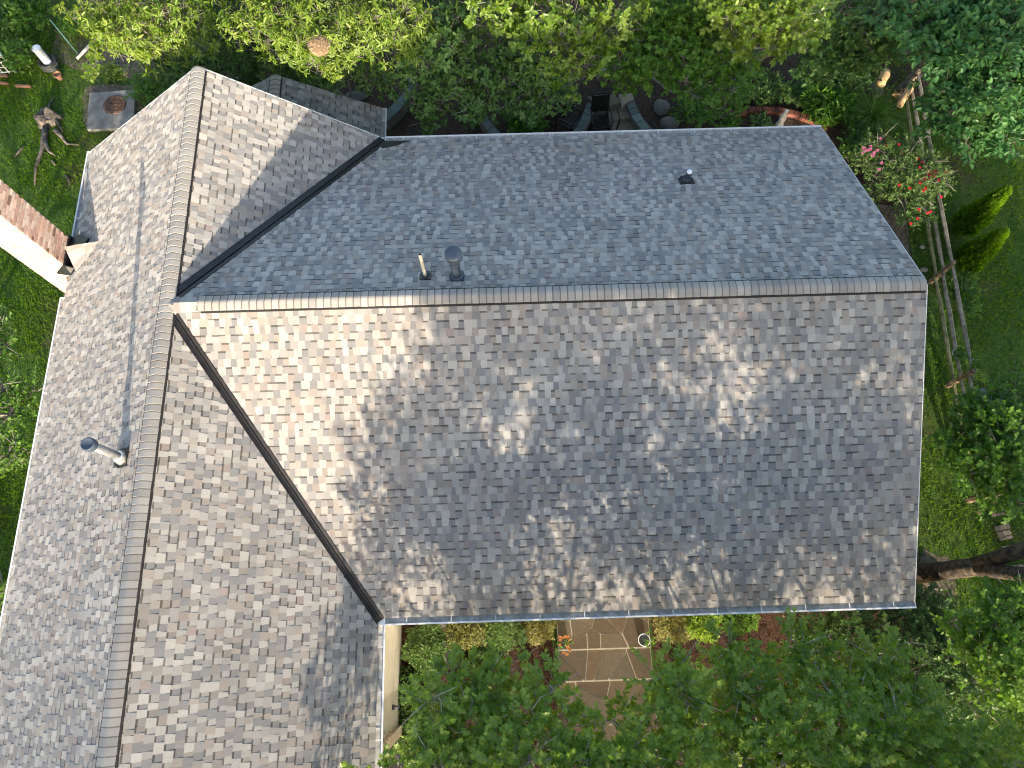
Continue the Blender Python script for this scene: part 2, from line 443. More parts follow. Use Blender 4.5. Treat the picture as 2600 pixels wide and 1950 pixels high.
nEF, nEB, nWR = (0, -PM, 1), (0, PM, 1), (PW, 0, 1)
valley('valley_flashing', 'valley_brown', (XW+.13, YR-.2, ZR-.093), (XE+.03, YFR-.04, ZEF-.02), nEF, nWR, .095, .095)
valley('valley_flashing', 'valley_black', (XW+.13, YR+.2, ZR-.093), (XV+.02, YBK+.02, ZEB-.01), nEB, nWR, .125, .11)
m = MB()
c0 = Vector((XV+.0, YBK-.02, ZEB+.02)); m.hexa([c0, c0+Vector((.65,-.0,.0)), c0+Vector((.32,-.2,.09)), c0+Vector((.02,-.3,.135))], [p+Vector((0,0,.012)) for p in (c0, c0+Vector((.65,0,0)), c0+Vector((.32,-.2,.09)), c0+Vector((.02,-.3,.135)))])
keep(m.build('valley_end_plate', 'valley_black'), house)

# gutters: a folded trough, hangers across it
def gutter(a, b, out, step, w=.12, h=.055, lab=None, hang=True):
    a, b, out = Vector(a), Vector(b), Vector(out); up = Vector((0,0,1)); m = MB(); d = (b-a).normalized()
    def slab(o0, o1, z0, z1):
        q = [out*o0, out*o1]
        B = [a+q[0]+up*z0, b+q[0]+up*z0, b+q[1]+up*z0, a+q[1]+up*z0]; T = [p+up*(z1-z0) for p in B]
        m.hexa(B, T)
    slab(0, w, -h, -h+.004); slab(-.006, 0, -h, .004); o = keep(m.build('gutter', 'dirty_metal'), house)
    if lab: o['label'] = lab
    m = MB(); slab(w, w+.004, -h, .0); slab(w-.018, w+.012, .0, .010)
    for p in (a, b):
        m.box(p+out*w/2-up*h/2+d*(.003 if p is b else -.003), (abs(out.x)*w+abs(d.x)*.006+.001, abs(out.y)*w+abs(d.y)*.006+.001, h))
    lip = m.build('gutter_front', 'white_metal'); kid(lip, o)
    if hang:
        L = (b-a).length; n = int(L/step)
        for i in range(n):
            p = a+d*(L*(i+.5)/n); g = MB(); g.bar(p-out*.004+up*.004, p+out*(w+.006)+up*.004, .016, .007)
            k = g.build('gutter_hanger', 'white_metal'); kid(k, o)
gutter((XE+.11, YFR, ZEF-.02), (XR+.02, YFR, ZEF-.02), (0,-1,0), .78, lab='weathered front gutter with white hangers')
gutter((XE, YFR-.115, ZEW-.02), (XE, YS, ZEW-.02), (1,0,0), .72, lab='inner gutter above the pale wall')
gutter((XR-.02, YBK, ZEB-.02), (XV+.06, YBK, ZEB-.02), (0,1,0), .78, lab='thin white rear gutter')
gutter((XL, 6.75, ZEL-.02), (XL, YS, ZEL-.02), (-1,0,0), .85, w=.1, lab='outer gutter below the chimney')
gutter((XL, YF, ZEL-.02), (XL, 8.1, ZEL-.02), (-1,0,0), .85, w=.1, lab='short outer gutter beyond the chimney')
gutter((PEX, PY1, PEZ-.02), (PEX, YF+.1, PEZ-.02), (1,0,0), .5, lab='small porch gutter')
m = MB(); m.box((XE+.06, YFR-.06, ZEF-.06), (.125, .125, .09)); keep(m.build('gutter_corner', 'white_metal'), house)

# walls, gables, drip edges
m = MB()
m.box(((XW+XR)/2+.04, (YFR+YBK)/2, ZEF/2-.03), (XR-XW-.14, YBK-YFR-.36, ZEF-.06))
o = keep(m.build('wall', 'wall'), house)
XWALL = -2.55
m = MB(); m.box(((XL+.14+XWALL)/2, (-2.2+YF-.06)/2, ZEW/2-.04), (XWALL-XL-.14, YF-.06+2.2, ZEW-.08)); o = keep(m.build('wall', 'wall'), house); o['label'] = 'pale wall under the inner gutter'
m = MB(); m.box(((XL+.14+XWALL-.35)/2, (-2.2+YS+.08)/2, ZEW/2-.04), (XWALL-.35-XL-.14, -2.2-YS-.08, ZEW-.08)); keep(m.build('wall', 'wall'), house)
m = MB(); m.box((XWALL-.32, -4.6, 1.3), (.05, 4.2, 2.6)); o = keep(m.build('garage_door', 'navy'), house)
m = MB(); m.box((XWALL-.06, -2.31, ZEW/2-.05), (.3, .2, ZEW-.1)); o = keep(m.build('corner_post', 'trim'), house); o['label'] = 'tan post at the end of the pale wall'
m = MB(); m.box((XWALL+.03, -1.75, 1.2), (.06, .09, .09)); m.tube([(XWALL+.05, -1.75, 1.2), (XWALL+.12, -1.75, 1.2), (XWALL+.13, -1.75, 1.13)], .02); keep(m.build('outdoor_tap', 'navyrubber'), house)
def gable(x0, x1, xr, y, ze, zr, along, nm):
    m = MB()
    if along == 'y':
        t = [(x0, ze-.15), (x1, ze-.15), (xr, zr-.16)]
        m.hexa([Vector((a, y-.05, z)) for a, z in t], [Vector((a, y, z)) for a, z in t])
    else:
        t = [(x0, ze-.15), (x1, ze-.15), (xr, zr-.16)]
        m.hexa([Vector((y, a, z)) for a, z in t], [Vector((y-.05, a, z)) for a, z in t])
    return keep(m.build('gable_wall', 'wall'), house)
gable(XL+.15, XE-.15, XW, YF-.06, ZEW, ZR, 'y', 'n'); gable(YFR+.15, YBK-.15, YR, XR-.07, ZEF, ZR, 'x', 'e'); gable(XL+.15, XE-.15, XW, YS+.12, ZEW, ZR, 'y', 's')
def rake(a, b, out, mat='white_metal'):
    a, b = Vector(a), Vector(b); m = MB(); m.bar(a+Vector(out)*.008-Vector((0,0,.085)), b+Vector(out)*.008-Vector((0,0,.085)), .02, .15); return keep(m.build('rake_board', mat), house)
rake((XR, YR, ZR), (XR, YFR, ZEF), (1,0,0)); rake((XR, YR, ZR), (XR, YBK, ZEB), (1,0,0))
rake((XW, YF, ZR), (XE, YF, ZEW), (0,1,0)); rake((XW, YF, ZR), (XL, YF, ZEL), (0,1,0))
m = MB(); m.box((PRX, (YF+PY1)/2-.1, 1.3), (4.1, PY1-YF-.3, 2.6)); keep(m.build('porch_wall', 'wall'), house)

# brick chimney with flashing and cricket
cx0, cx1, cy0, cy1, cz1 = -10.05, -9.28, 7.34, 7.99, 7.2
chim = MB(); chim.box(((cx0+cx1)/2, (cy0+cy1)/2, cz1/2), (cx1-cx0-.02, cy1-cy0-.02, cz1)); chim = keep(chim.build('chimney', 'mortar'), house)
chim['label'] = 'tall brick chimney leaning out past the eave'
rng = random.Random(8); bl, bh, j = .19, .058, .021; far = MB(); nb = 0
RED = [(.50,.33,.26), (.57,.40,.32), (.46,.29,.225), (.62,.48,.40), (.58,.44,.36)]
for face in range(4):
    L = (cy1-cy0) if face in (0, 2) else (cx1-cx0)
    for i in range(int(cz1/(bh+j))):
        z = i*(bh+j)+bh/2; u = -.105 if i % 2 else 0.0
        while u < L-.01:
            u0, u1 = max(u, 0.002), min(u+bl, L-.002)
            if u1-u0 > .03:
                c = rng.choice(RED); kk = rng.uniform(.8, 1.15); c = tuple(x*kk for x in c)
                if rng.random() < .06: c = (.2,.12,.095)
                if face == 1:  c = tuple(.55*x+.45*y for x, y in zip(c, (.72,.58,.42)))   # south face: the sun's glare is mixed into the brick colour
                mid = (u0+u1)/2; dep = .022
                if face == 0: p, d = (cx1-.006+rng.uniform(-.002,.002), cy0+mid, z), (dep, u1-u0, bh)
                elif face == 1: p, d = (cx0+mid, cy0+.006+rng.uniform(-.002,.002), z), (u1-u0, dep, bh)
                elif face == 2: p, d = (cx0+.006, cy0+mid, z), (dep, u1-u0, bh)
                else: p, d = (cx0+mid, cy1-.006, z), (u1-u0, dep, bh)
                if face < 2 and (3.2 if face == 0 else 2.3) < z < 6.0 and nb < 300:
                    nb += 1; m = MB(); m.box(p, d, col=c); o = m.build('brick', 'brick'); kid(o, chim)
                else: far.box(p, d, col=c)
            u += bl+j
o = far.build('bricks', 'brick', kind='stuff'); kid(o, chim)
zr_ = lambda x: ZR-(XW-x)*PW
m = MB(); m.box(((cx0+cx1)/2, (cy0+cy1)/2, cz1+.05), (cx1-cx0+.08, cy1-cy0+.08, .09)); m.tube([((cx0+cx1)/2, (cy0+cy1)/2, cz1+.09), ((cx0+cx1)/2, (cy0+cy1)/2, cz1+.3)], .12, 16); kid(m.build('chimney_cap', 'mortar'), chim)
m = MB()   # black step flashing round the foot of the stack
zc = zr_(cx1)
m.box((cx1+.018, (cy0+cy1)/2+.02, zc+.08), (.024, cy1-cy0+.08, .46))
m.box(((cx0+cx1)/2+.3, cy1+.02, zc+.02), (.3, .03, .4))
q = [Vector((cx1+.02, 7.6, zc+.33)), Vector((cx1+.02, cy1+.1, zc+.16)), Vector((cx1+.14, cy1+.14, zr_(cx1+.14)+.05)), Vector((cx1+.52, 7.88, zr_(cx1+.52)+.04)), Vector((cx1+.42, 7.64, zr_(cx1+.42)+.12))]
m.hexa([p-Vector((0,0,.06)) for p in reversed(q)], [p+Vector((0,0,.012)) for p in reversed(q)])
q = [Vector((cx1-.35, cy0-.012, 3.5)), Vector((cx1+.06, cy0-.13, 3.62)), Vector((cx1+.2, cy0-.03, zr_(cx1+.2)+.03)), Vector((cx1, cy0-.006, zc+.3))]
m.hexa([p-Vector((0,0,.05)) for p in q], [p for p in q])
o = keep(m.build('chimney_flashing', 'valley_black'), house)
m = MB()   # cricket: a little saddle of shingles that throws water off the stack
X0 = cx1+.13
a0, b0, t0 = Vector((X0+.08, cy0-.10, zr_(X0+.08)+.03)), Vector((X0+.02, 7.66, zr_(X0)+.12)), Vector((X0+.78, 7.66, zr_(X0+.75)+.02))
r0 = Vector((X0, 7.62, zr_(X0+.75)-.10)); rngc = random.Random(5)
for A, B in ((a0, r0), (r0, b0)):
    n = 4
    for i in range(n):
        for s_ in range(4):
            p = lambda f, g: (A.lerp(B, f)).lerp(t0, g)
            f0, f1, g0, g1 = i/n, (i+1)/n, s_/4, (s_+1)/4
            q = [p(f0, g0), p(f0, g1), p(f1, g1), p(f1, g0)]
            h = Vector((0, 0, rngc.uniform(.004, .016)))
            m.hexa([x-Vector((0,0,.05)) for x in q], [x+h for x in q], pick_col(rngc))
o = keep(m.build('chimney_cricket', 'shingle'), house)

# roof penetrations
def part_empty(name, loc, label):
    o = empty(name, loc); keep(o, house); o['label'] = label; return o
def vent(label, loc, pieces, name='roof_vent'):
    e = part_empty(name, loc, label)
    for nm, mb, mat in pieces:
        o = mb.build(nm, mat, smooth=nm in ('pipe', 'cap', 'boot', 'collar'))
        o.parent = e; o.matrix_parent_inverse = Matrix.Translation(loc).inverted()
    return e
nb_ = Vector(nEB).normalized()
def plate(c, n, w, l, t=.022):
    n = Vector(n).normalized(); u = n.cross(Vector((0,0,1))).normalized(); v = u.cross(n)
    if v.z > 0: v = -v
    c = Vector(c); m = MB(); q = [(-w,-l), (w,-l), (w,l*.35), (w*.55,l), (-w*.55,l), (-w,l*.35)]
    P = [c+u*a+v*b for a, b in q]
    if (P[1]-P[0]).cross(P[2]-P[1]).dot(n) < 0: P.reverse()
    m.hexa([p+n*.003 for p in P], [p+n*t for p in P]); return m
# thin white plumbing pipe
b = Vector((-1.376, 5.83, 5.768)); t = b+Vector((0,0,.83))
mp = MB(); mp.tube([b, b+Vector((0,0,.3)), t], .032, 12, cap=False); mp.tube([t+Vector((0,0,.001)), t-Vector((0,0,.02))], .026, 12, cap=True)
mh = MB(); mh.tube([t-Vector((0,0,.01)), t+Vector((0,0,.003))], .021, 12)
vent('thin off-white plumbing pipe with black plate', b, [('pipe', mp, 'pvc'), ('pipe_mouth', mh, 'vent_black'), ('plate', plate(b+Vector((0,.02,0)), nb_, .105, .125), 'valley_black'), ('boot', MB().lathe(b-Vector((0,0,.02)), [(.085,0), (.083,.05), (.05,.085), (.034,.12)], 16), 'navyrubber')], 'plumbing_pipe')
# mushroom vent
b = Vector((-.809, 5.80, 5.782)); 
vent('slate blue mushroom cap exhaust vent', b, [('pipe', MB().tube([b-Vector((0,0,.05)), b+Vector((0,0,.84))], .085, 24), 'bluegrey'),
     ('cap', MB().lathe(b+Vector((0,0,.70)), [(.112,0), (.13,.005), (.135,.03), (.125,.045), (.14,.05), (.145,.075), (.132,.09), (.148,.095), (.15,.15), (.142,.185), (.118,.2), (.06,.207), (.0,.208)], 28), 'bluegrey'),
     ('collar', MB().lathe(b-Vector((0,0,.02)), [(.14,0), (.138,.05), (.12,.07), (.125,.085), (.11,.11), (.09,.13)], 24), 'bluegrey'), ('plate', plate(b+Vector((0,.02,0)), nb_, .125, .15), 'navyrubber')])
# small capped pipe
b = Vector((3.919, 8.537, 4.517)); t = b+Vector((0,0,.31))
vent('short navy pipe boot with bright white end', b, [('pipe', MB().tube([b-Vector((0,0,.04)), t], .052, 18), 'navyrubber'), ('cap', MB().lathe(t-Vector((0,0,.02)), [(.05,0), (.056,.01), (.056,.03), (.05,.04), (0,.043)], 18), 'pvc_white'),
     ('boot', MB().lathe(b-Vector((0,0,.03)), [(.12,0), (.115,.06), (.08,.10), (.056,.15)], 18), 'navyrubber'), ('plate', plate(b+Vector((0,.0,0)), nb_, .155, .15), 'valley_black')], 'plumbing_pipe')
# tall flue
b = Vector((-6.436, 2.693, 5.60)); t = b+Vector((0,0,1.1)); nw = Vector((-PW, 0, 1)).normalized()
ms = MB(); ms.lathe(b-Vector((0,0,.1)), [(.125,0), (.122,.17), (.105,.22), (.11,.24), (.09,.29), (.075,.32)], 24)
vent('tall galvanised flue pipe casting a long shadow', b, [('pipe', MB().tube([b-Vector((0,0,.1)), t-Vector((0,0,.12))], .07, 24), 'galv'), ('cap', MB().lathe(t-Vector((0,0,.17)), [(.07,0), (.102,.012), (.107,.03), (.107,.13), (.1,.145), (.085,.15), (.08,.14), (0,.14)], 28), 'bluegrey'),
     ('collar', ms, 'glare_silver'), ('plate', plate(b+Vector((-.02,0,.02)), nw, .16, .2), 'valley_black')], 'flue_pipe')

# ------------------------------------------------------------------ leaves, crowns, grass (vectorised)
LEAF = {}
def tmpl(name, v, quads): LEAF[name] = (np.array(v, float), [np.array(q) for q in quads])
def ovate(w, fold=.25, droop=.12):
    return [(0,0,0), (.32,w,w*fold), (.72,w*.8,w*fold-.03), (1,0,-droop), (.72,-w*.8,w*fold-.03), (.32,-w,w*fold)]
tmpl('ovate', ovate(.27), [[(0,3,2,1), (0,5,4,3)]])
tmpl('lance', ovate(.15, .3, .22), [[(0,3,2,1), (0,5,4,3)]])
tmpl('round', ovate(.38, .12, .05), [[(0,3,2,1), (0,5,4,3)]])
tmpl('needle', [(0,-.09,0), (0,.09,0), (.7,.07,.03), (1,0,0), (.7,-.07,.03)], [[(0,4,3,2,1)]])
_h = [(0,0,0), (.06,.32,.04), (.32,.22,.05), (.46,.50,.02), (.64,.20,.04), (1.0,0,-.08)]
tmpl('lobed', _h+[(x,-y,z) for x, y, z in _h[1:-1]], [[(0,5,4,3,2,1)], [(0,6,7,8,9,5)]])
tmpl('blade', [(0,-.6,0), (0,.6,0), (1,0,0)], [[(0,1,2)]])
def unit(a): return a/np.maximum(np.linalg.norm(a, axis=-1, keepdims=True), 1e-9)
def leaf_arrays(kind, P, D, Nn, S, tone, base=0, W=None):
    T, F = LEAF[kind]; n = len(P); D = unit(D); B = unit(np.cross(Nn, D)); C = np.cross(D, B)
    S = np.asarray(S)[:, None, None]; Wd = S if W is None else np.asarray(W)[:, None, None]
    V = P[:, None]+S*T[None, :, :1]*D[:, None]+Wd*T[None, :, 1:2]*B[:, None]+S*T[None, :, 2:]*C[:, None]
    k = len(T); idx = (np.arange(n)*k+base)[:, None, None]
    return V.reshape(-1, 3), [(idx+f[None]).reshape(-1, f.shape[1]) for f in F], np.repeat(tone, k)
def prism_arrays(A, B, ra, rb, base):
    """three-sided twigs from A to B"""
    n = len(A); d = unit(B-A); u = unit(np.cross(d, np.where(np.abs(d[:, 2:]) > .9, [[1., 0, 0]], [[0, 0, 1.]]))); w = np.cross(d, u)
    V = np.zeros((n, 6, 3))
    for k in range(3):
        a = 2*np.pi*k/3; o = np.cos(a)*u+np.sin(a)*w
        V[:, k] = A+o*np.asarray(ra).reshape(-1, 1); V[:, 3+k] = B+o*np.asarray(rb).reshape(-1, 1)
    idx = (np.arange(n)*6+base)[:, None, None]
    F = np.array([(0,1,4,3), (1,2,5,4), (2,0,3,5)])
    return V.reshape(-1, 3), (idx+F[None]).reshape(-1, 4)
BARK = {}
def crown(name, clumps, leaf='ovate', size=.13, per=8, sprays=260, style='spray', mat='leaf_green', bark='bark_grey', seed=1, up=.35, twig=.32, twr=.006, tone0=.5, parent=None, droop=.15, shell=2.4):
    """clumps: (x, y, z, rx, ry, rz); sprays per m2 of clump silhouette"""
    rg = np.random.default_rng(seed); Ps, Ds, Ns, Ss, Ts = [], [], [], [], []; TA, TB = [], []
    for c in clumps:
        c = np.array(c, float); ctr, rad = c[:3], c[3:6]; n = max(6, int((c[6] if len(c) > 6 else 1)*sprays*rad[0]*rad[1]*3.14*(.6+.4*rad[2]/max(rad[0], .1))))
        q = unit(rg.normal(size=(n, 3))); q[:, 2] = np.where(rg.random(n) < .72, np.abs(q[:, 2]), q[:, 2])
        lump = 1+.16*np.sin(q[:, 0]*5+ctr[0]*3)+.14*np.sin(q[:, 1]*6+ctr[1]*5)+.1*np.sin(q[:, 2]*7+ctr[0])
        r = rg.random(n)**(1/shell)*lump
        base = ctr+q*rad*r[:, None]
        dirn = unit(q*np.array([1, 1, .55])+np.array([0, 0, up])+rg.normal(size=(n, 3))*.45)
        ln = twig*rg.uniform(.55, 1.2, n)
        ctone = tone0+rg.normal()*.07
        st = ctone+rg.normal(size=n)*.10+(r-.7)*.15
        if style == 'spray':
            tip = base+dirn*ln[:, None]; TA.append(base-dirn*.15); TB.append(tip)
            side = unit(np.cross(dirn, np.array([0, 0, 1.])+rg.normal(size=(n, 3))*.2))
            for j in range(per):
                f = (j+.5)/per; sg = 1 if j % 2 else -1
                if j == per-1: sg = 0
                p = base+dirn*(ln*f)[:, None]
                d = dirn*.55+side*sg*.9+rg.normal(size=(n, 3))*.28; d[:, 2] -= droop
                nn = np.array([0, 0, 1.])+dirn*.25+rg.normal(size=(n, 3))*.38
                Ps.append(p); Ds.append(d); Ns.append(nn); Ss.append(size*rg.uniform(.65, 1.15, n)); Ts.append(st+rg.normal(size=n)*.1)
        else:
            tip = base+dirn*(ln*.5)[:, None]; TA.append(base-dirn*.2); TB.append(tip)
            a = unit(np.cross(dirn, rg.normal(size=(n, 3)))); b = np.cross(dirn, a); ssz = rg.uniform(.65, 1.25, n); ph = rg.uniform(0, 6.28, n)
            for j in range(per):
                an = ph+2*np.pi*j/per+rg.normal(size=n)*.4
                d = a*np.cos(an)[:, None]+b*np.sin(an)[:, None]+dirn*rg.uniform(.1, .5, n)[:, None]; d[:, 2] -= droop*1.4
                nn = dirn+rg.normal(size=(n, 3))*.25
                Ps.append(tip+d*.01); Ds.append(d); Ns.append(nn); Ss.append(size*rg.uniform(.4, 1.2, n)*ssz); Ts.append(st+rg.normal(size=n)*.12)
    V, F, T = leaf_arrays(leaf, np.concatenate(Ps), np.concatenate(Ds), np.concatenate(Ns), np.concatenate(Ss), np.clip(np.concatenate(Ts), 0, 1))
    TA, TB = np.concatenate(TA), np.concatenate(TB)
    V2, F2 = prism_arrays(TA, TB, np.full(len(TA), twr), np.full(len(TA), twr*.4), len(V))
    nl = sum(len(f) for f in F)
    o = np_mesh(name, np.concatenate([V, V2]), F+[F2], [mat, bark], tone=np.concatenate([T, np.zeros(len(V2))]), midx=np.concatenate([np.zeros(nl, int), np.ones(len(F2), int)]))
    if parent is not None: keep(o, parent)
    return o
def limbs(base, clumps, r0, bark, parent, fork=.35, seed=1, name='trunk', lean=(0,0), rt=.025):
    rng = random.Random(seed); base = Vector(base); cs = [Vector(c[:3]) for c in clumps]; top = sum(cs, Vector())/len(cs)
    zf = base.z+(top.z-base.z)*fork; fk = base.lerp(top, fork*.6); fk.z = zf
    m = MB(); n = 10
    m.tube([base-Vector((0,0,.2)), base+Vector((0,0,.15)), base.lerp(fk, .5)+Vector((rng.uniform(-.1,.1), rng.uniform(-.1,.1), 0)), fk], [r0*1.5, r0*1.12, r0*.92, r0*.8], 14)
    order = cs[:]; rng.shuffle(order); hubs = order[:max(2, len(cs)//4)]
    def limb(a, c, ra, rb, sag):
        L = (c-a).length; mid = a.lerp(c, .5)+Vector((rng.uniform(-.12,.12), rng.uniform(-.12,.12), sag))*L
        m.tube([a, a.lerp(mid, .5)+Vector((rng.uniform(-.03,.03), rng.uniform(-.03,.03), sag*.4))*L, mid, mid.lerp(c, .55)+Vector((rng.uniform(-.04,.04), rng.uniform(-.04,.04), 0))*L, c], [ra, ra*.8, (ra+rb)*.45, rb*1.1, rb], 7); return mid
    mids = [limb(fk-Vector((0,0,.1)), h, r0*.42, rt, .06) for h in hubs]
    for c in cs:
        if c not in hubs:
            p = min(mids+hubs, key=lambda q: (q-c).length); limb(p, c, rt*1.4, rt*.6, .08)
        for k in range(3):
            e = c+Vector((rng.uniform(-.6,.6), rng.uniform(-.6,.6), rng.uniform(.1,.5))); s = c+Vector((rng.uniform(-.1,.1), rng.uniform(-.1,.1), 0))
            m.tube([s, s.lerp(e, .5)+Vector((rng.uniform(-.06,.06), rng.uniform(-.06,.06), .06)), e], [rt*.6, rt*.4, rt*.15], 5)
    return keep(m.build(name, bark, smooth=True), parent)
M['bark_grey'] = noise_mat('grey_bark', (.13,.115,.10), (.28,.25,.22), 14, rough=.9, bump=.6, bscale=40)
M['bark_pale'] = noise_mat('pale_young_bark', (.2,.185,.16), (.34,.32,.29), 18, rough=.85)
M['bark_dark'] = noise_mat('furrowed_dark_bark', (.022,.017,.013), (.10,.077,.056), 9, rough=.95, bump=1.0, bscale=26)
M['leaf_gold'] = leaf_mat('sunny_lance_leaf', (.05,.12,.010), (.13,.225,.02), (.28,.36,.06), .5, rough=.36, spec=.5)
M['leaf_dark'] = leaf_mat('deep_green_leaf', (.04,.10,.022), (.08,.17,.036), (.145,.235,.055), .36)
M['leaf_blue'] = leaf_mat('cool_green_leaf', (.035,.112,.036), (.066,.18,.05), (.13,.26,.06), .38)
M['leaf_green'] = leaf_mat('fresh_green_leaf', (.045,.125,.012), (.09,.205,.022), (.17,.29,.04), .45)
M['leaf_oak'] = leaf_mat('lobed_tree_leaf', (.07,.15,.018), (.16,.27,.036), (.34,.43,.10), .5, rough=.42, spec=.35)
M['leaf_yellow'] = leaf_mat('variegated_shrub_leaf', (.09,.11,.02), (.19,.20,.045), (.33,.31,.10), .3)
M['leaf_lime'] = leaf_mat('golden_conifer_scale', (.035,.11,.010), (.095,.22,.02), (.28,.40,.035), .4)
M['grass_blade'] = leaf_mat('lawn_blade', (.035,.10,.004), (.10,.21,.009), (.20,.29,.02), .62, rough=.55)
M['petal_red'] = noise_mat('red_rose_petal', (.55,.02,.03), (.75,.05,.06), 20, rough=.5)
M['petal_pink'] = noise_mat('pink_rose_petal', (.5,.13,.25), (.66,.25,.38), 20, rough=.5)
M['petal_orange'] = noise_mat('orange_petal', (.42,.16,.05), (.55,.25,.09), 20, rough=.5)

def C(*rows):
    """(display x, display y, z, radius[, flat]) -> clumps"""
    out = []
    for r in rows:
        p = sd(r[0], r[1], r[2]); k = r[3]; out.append((p.x, p.y, p.z, k, k, k*(r[4] if len(r) > 4 else .62)))
    return out
def tree(name, label, base, clumps, r0=.14, bark='bark_grey', group=None, fork=.35, seed=1, cat='tree', rt=.025, **kw):
    t = thing(name, label, cat, base, group)
    limbs(base, clumps, r0, bark, t, fork, seed, rt=rt)
    crown('crown', clumps, bark=bark, seed=seed, parent=t, **kw)
    return t

# ------------------------------------------------------------------ ground
def ground_mat():
    m, t, b = new_mat('lawn_soil'); N, L = t.nodes, t.links
    tc = N.new('ShaderNodeTexCoord')
    def nz(s, d=6):
        n = N.new('ShaderNodeTexNoise'); n.inputs['Scale'].default_value = s; n.inputs['Detail'].default_value = d; L.new(tc.outputs['Object'], n.inputs['Vector']); return n
    def ramp(src, stops):
        r = N.new('ShaderNodeValToRGB'); e = r.color_ramp.elements
        e[0].position, e[0].color = stops[0][0], (*stops[0][1], 1); e[1].position, e[1].color = stops[-1][0], (*stops[-1][1], 1)
        for p, c in stops[1:-1]: k = e.new(p); k.color = (*c, 1)
        L.new(src, r.inputs['Fac']); return r
    g = ramp(nz(9, 8).outputs['Fac'], [(.3, (.028,.055,.012)), (.5, (.05,.095,.018)), (.72, (.09,.12,.03))])
    s = ramp(nz(14, 8).outputs['Fac'], [(.3, (.05,.036,.022)), (.7, (.13,.095,.06))])
    k = ramp(nz(.55, 5).outputs['Fac'], [(.56, (0,0,0)), (.72, (1,1,1))])
    mx = N.new('ShaderNodeMixRGB'); L.new(k.outputs[0], mx.inputs[0]); L.new(g.outputs[0], mx.inputs[1]); L.new(s.outputs[0], mx.inputs[2])
    L.new(mx.outputs[0], b.inputs['Base Color']); b.inputs['Roughness'].default_value = .95; b.inputs['Specular IOR Level'].default_value = .1
    bp = N.new('ShaderNodeBump'); bp.inputs['Strength'].default_value = .7; bp.inputs['Distance'].default_value = .05
    L.new(nz(40, 8).outputs['Fac'], bp.inputs['Height']); L.new(bp.outputs['Normal'], b.inputs['Normal'])
    return m
M['ground'] = ground_mat()
M['mulch'] = noise_mat('shredded_bark_mulch', (.02,.013,.009), (.085,.055,.038), 22, rough=.95, bump=1.0, bscale=55, c3=(.045,.029,.02))
M['mulch_red'] = noise_mat('red_bark_mulch', (.025,.013,.009), (.10,.05,.032), 26, rough=.95, bump=1.0, bscale=60, c3=(.055,.027,.017))
M['soil'] = noise_mat('bare_soil', (.07,.055,.04), (.17,.14,.10), 10, rough=.95, bump=.8, bscale=50)
V = []; F = []; gn = 60; S_ = 220.0
from mathutils import noise as mnoise
for i in range(gn+1):
    for j in range(gn+1):
        x, y = -S_+2*S_*i/gn, -S_+2*S_*j/gn; V.append((x, y, 0))
for i in range(gn):
    for j in range(gn):
        a = i*(gn+1)+j; F.append((a, a+gn+1, a+gn+2, a+1))
tag(mesh_obj('ground', V, F, 'ground'), 'grass and bare soil around the house', kind='structure')
def blob(name, label, pts, z, mat, seed=1, n=10, amt=.10):
    """irregular flat patch of ground"""
    rng = random.Random(seed); out = []
    for i in range(len(pts)):
        a, b = Vector(pts[i]), Vector(pts[(i+1) % len(pts)]); k = max(2, int((b-a).length/.35))
        for q in range(k):
            p = a.lerp(b, q/k); out.append(Vector((p.x+rng.uniform(-amt, amt), p.y+rng.uniform(-amt, amt), z)))
    m = MB(); m.add(out, [tuple(range(len(out)))])
    o = m.build(name, mat); tag(o, label, kind='structure'); return o
def p2(x, y): q = sd(x, y); return (q.x, q.y)
blob('planting_bed', 'reddish mulch bed along the front walkway', [(-2.6,-.0), (-2.6,-3.4), (-1.2,-4.2), (.9,-4.4), (.9,.6), (-2.6,.6)], .008, 'mulch_red', 1)
blob('planting_bed', 'mulch bed on the right of the walkway', [(3.2,.6), (3.2,-4.4), (7,-4.6), (9.4,-2.6), (9.6,.2), (8.2,1.9), (7.3,1.4), (7.3,.6)], .008, 'mulch_red', 2)
blob('planting_bed', 'dark mulch bed behind the house under the trees', [(-9.5,12.3), (-6,10.7), (-2.5,11.4), (0,11.5), (0,10.4), (5.6,10.4), (8.2,10.2), (8.8,9.8), (11.2,8.9), (11.3,13.5), (15,16), (15,22), (-10.4,22), (-10.6,17.5), (-9.3,16)], .008, 'mulch', 3)
blob('planting_bed', 'leafy soil strip beside the gable end', [(7.6,10.6), (11.3,10.6), (11.0,6.8), (9.6,6.4), (8.2,8.4)], .012, 'soil', 4)
blob('bare_patch', 'worn soil round the concrete pad', [p2(182,190), p2(330,182), p2(330,290), p2(180,285)], .006, 'soil', 5)
blob('bare_patch', 'worn soil patch at the foot of the forked tree', [p2(1990,1190), p2(2060,1205), p2(2070,1290), p2(1985,1300)], .006, 'soil', 6)
blob('bare_patch', 'bare earth among the garden plants', [p2(120,60), p2(210,75), p2(330,120), p2(345,175), p2(240,165), p2(110,130)], .006, 'soil', 7)
blob('driveway', 'dark asphalt drive below the pale wall', [(-2.9,-2.5), (-1.6,-2.5), (-1.4,-4.2), (-1.4,-8), (-2.9,-8)], .012, noise_mat('asphalt', (.03,.032,.036), (.06,.062,.068), 30, rough=.95, bump=.4), 8, amt=.03)

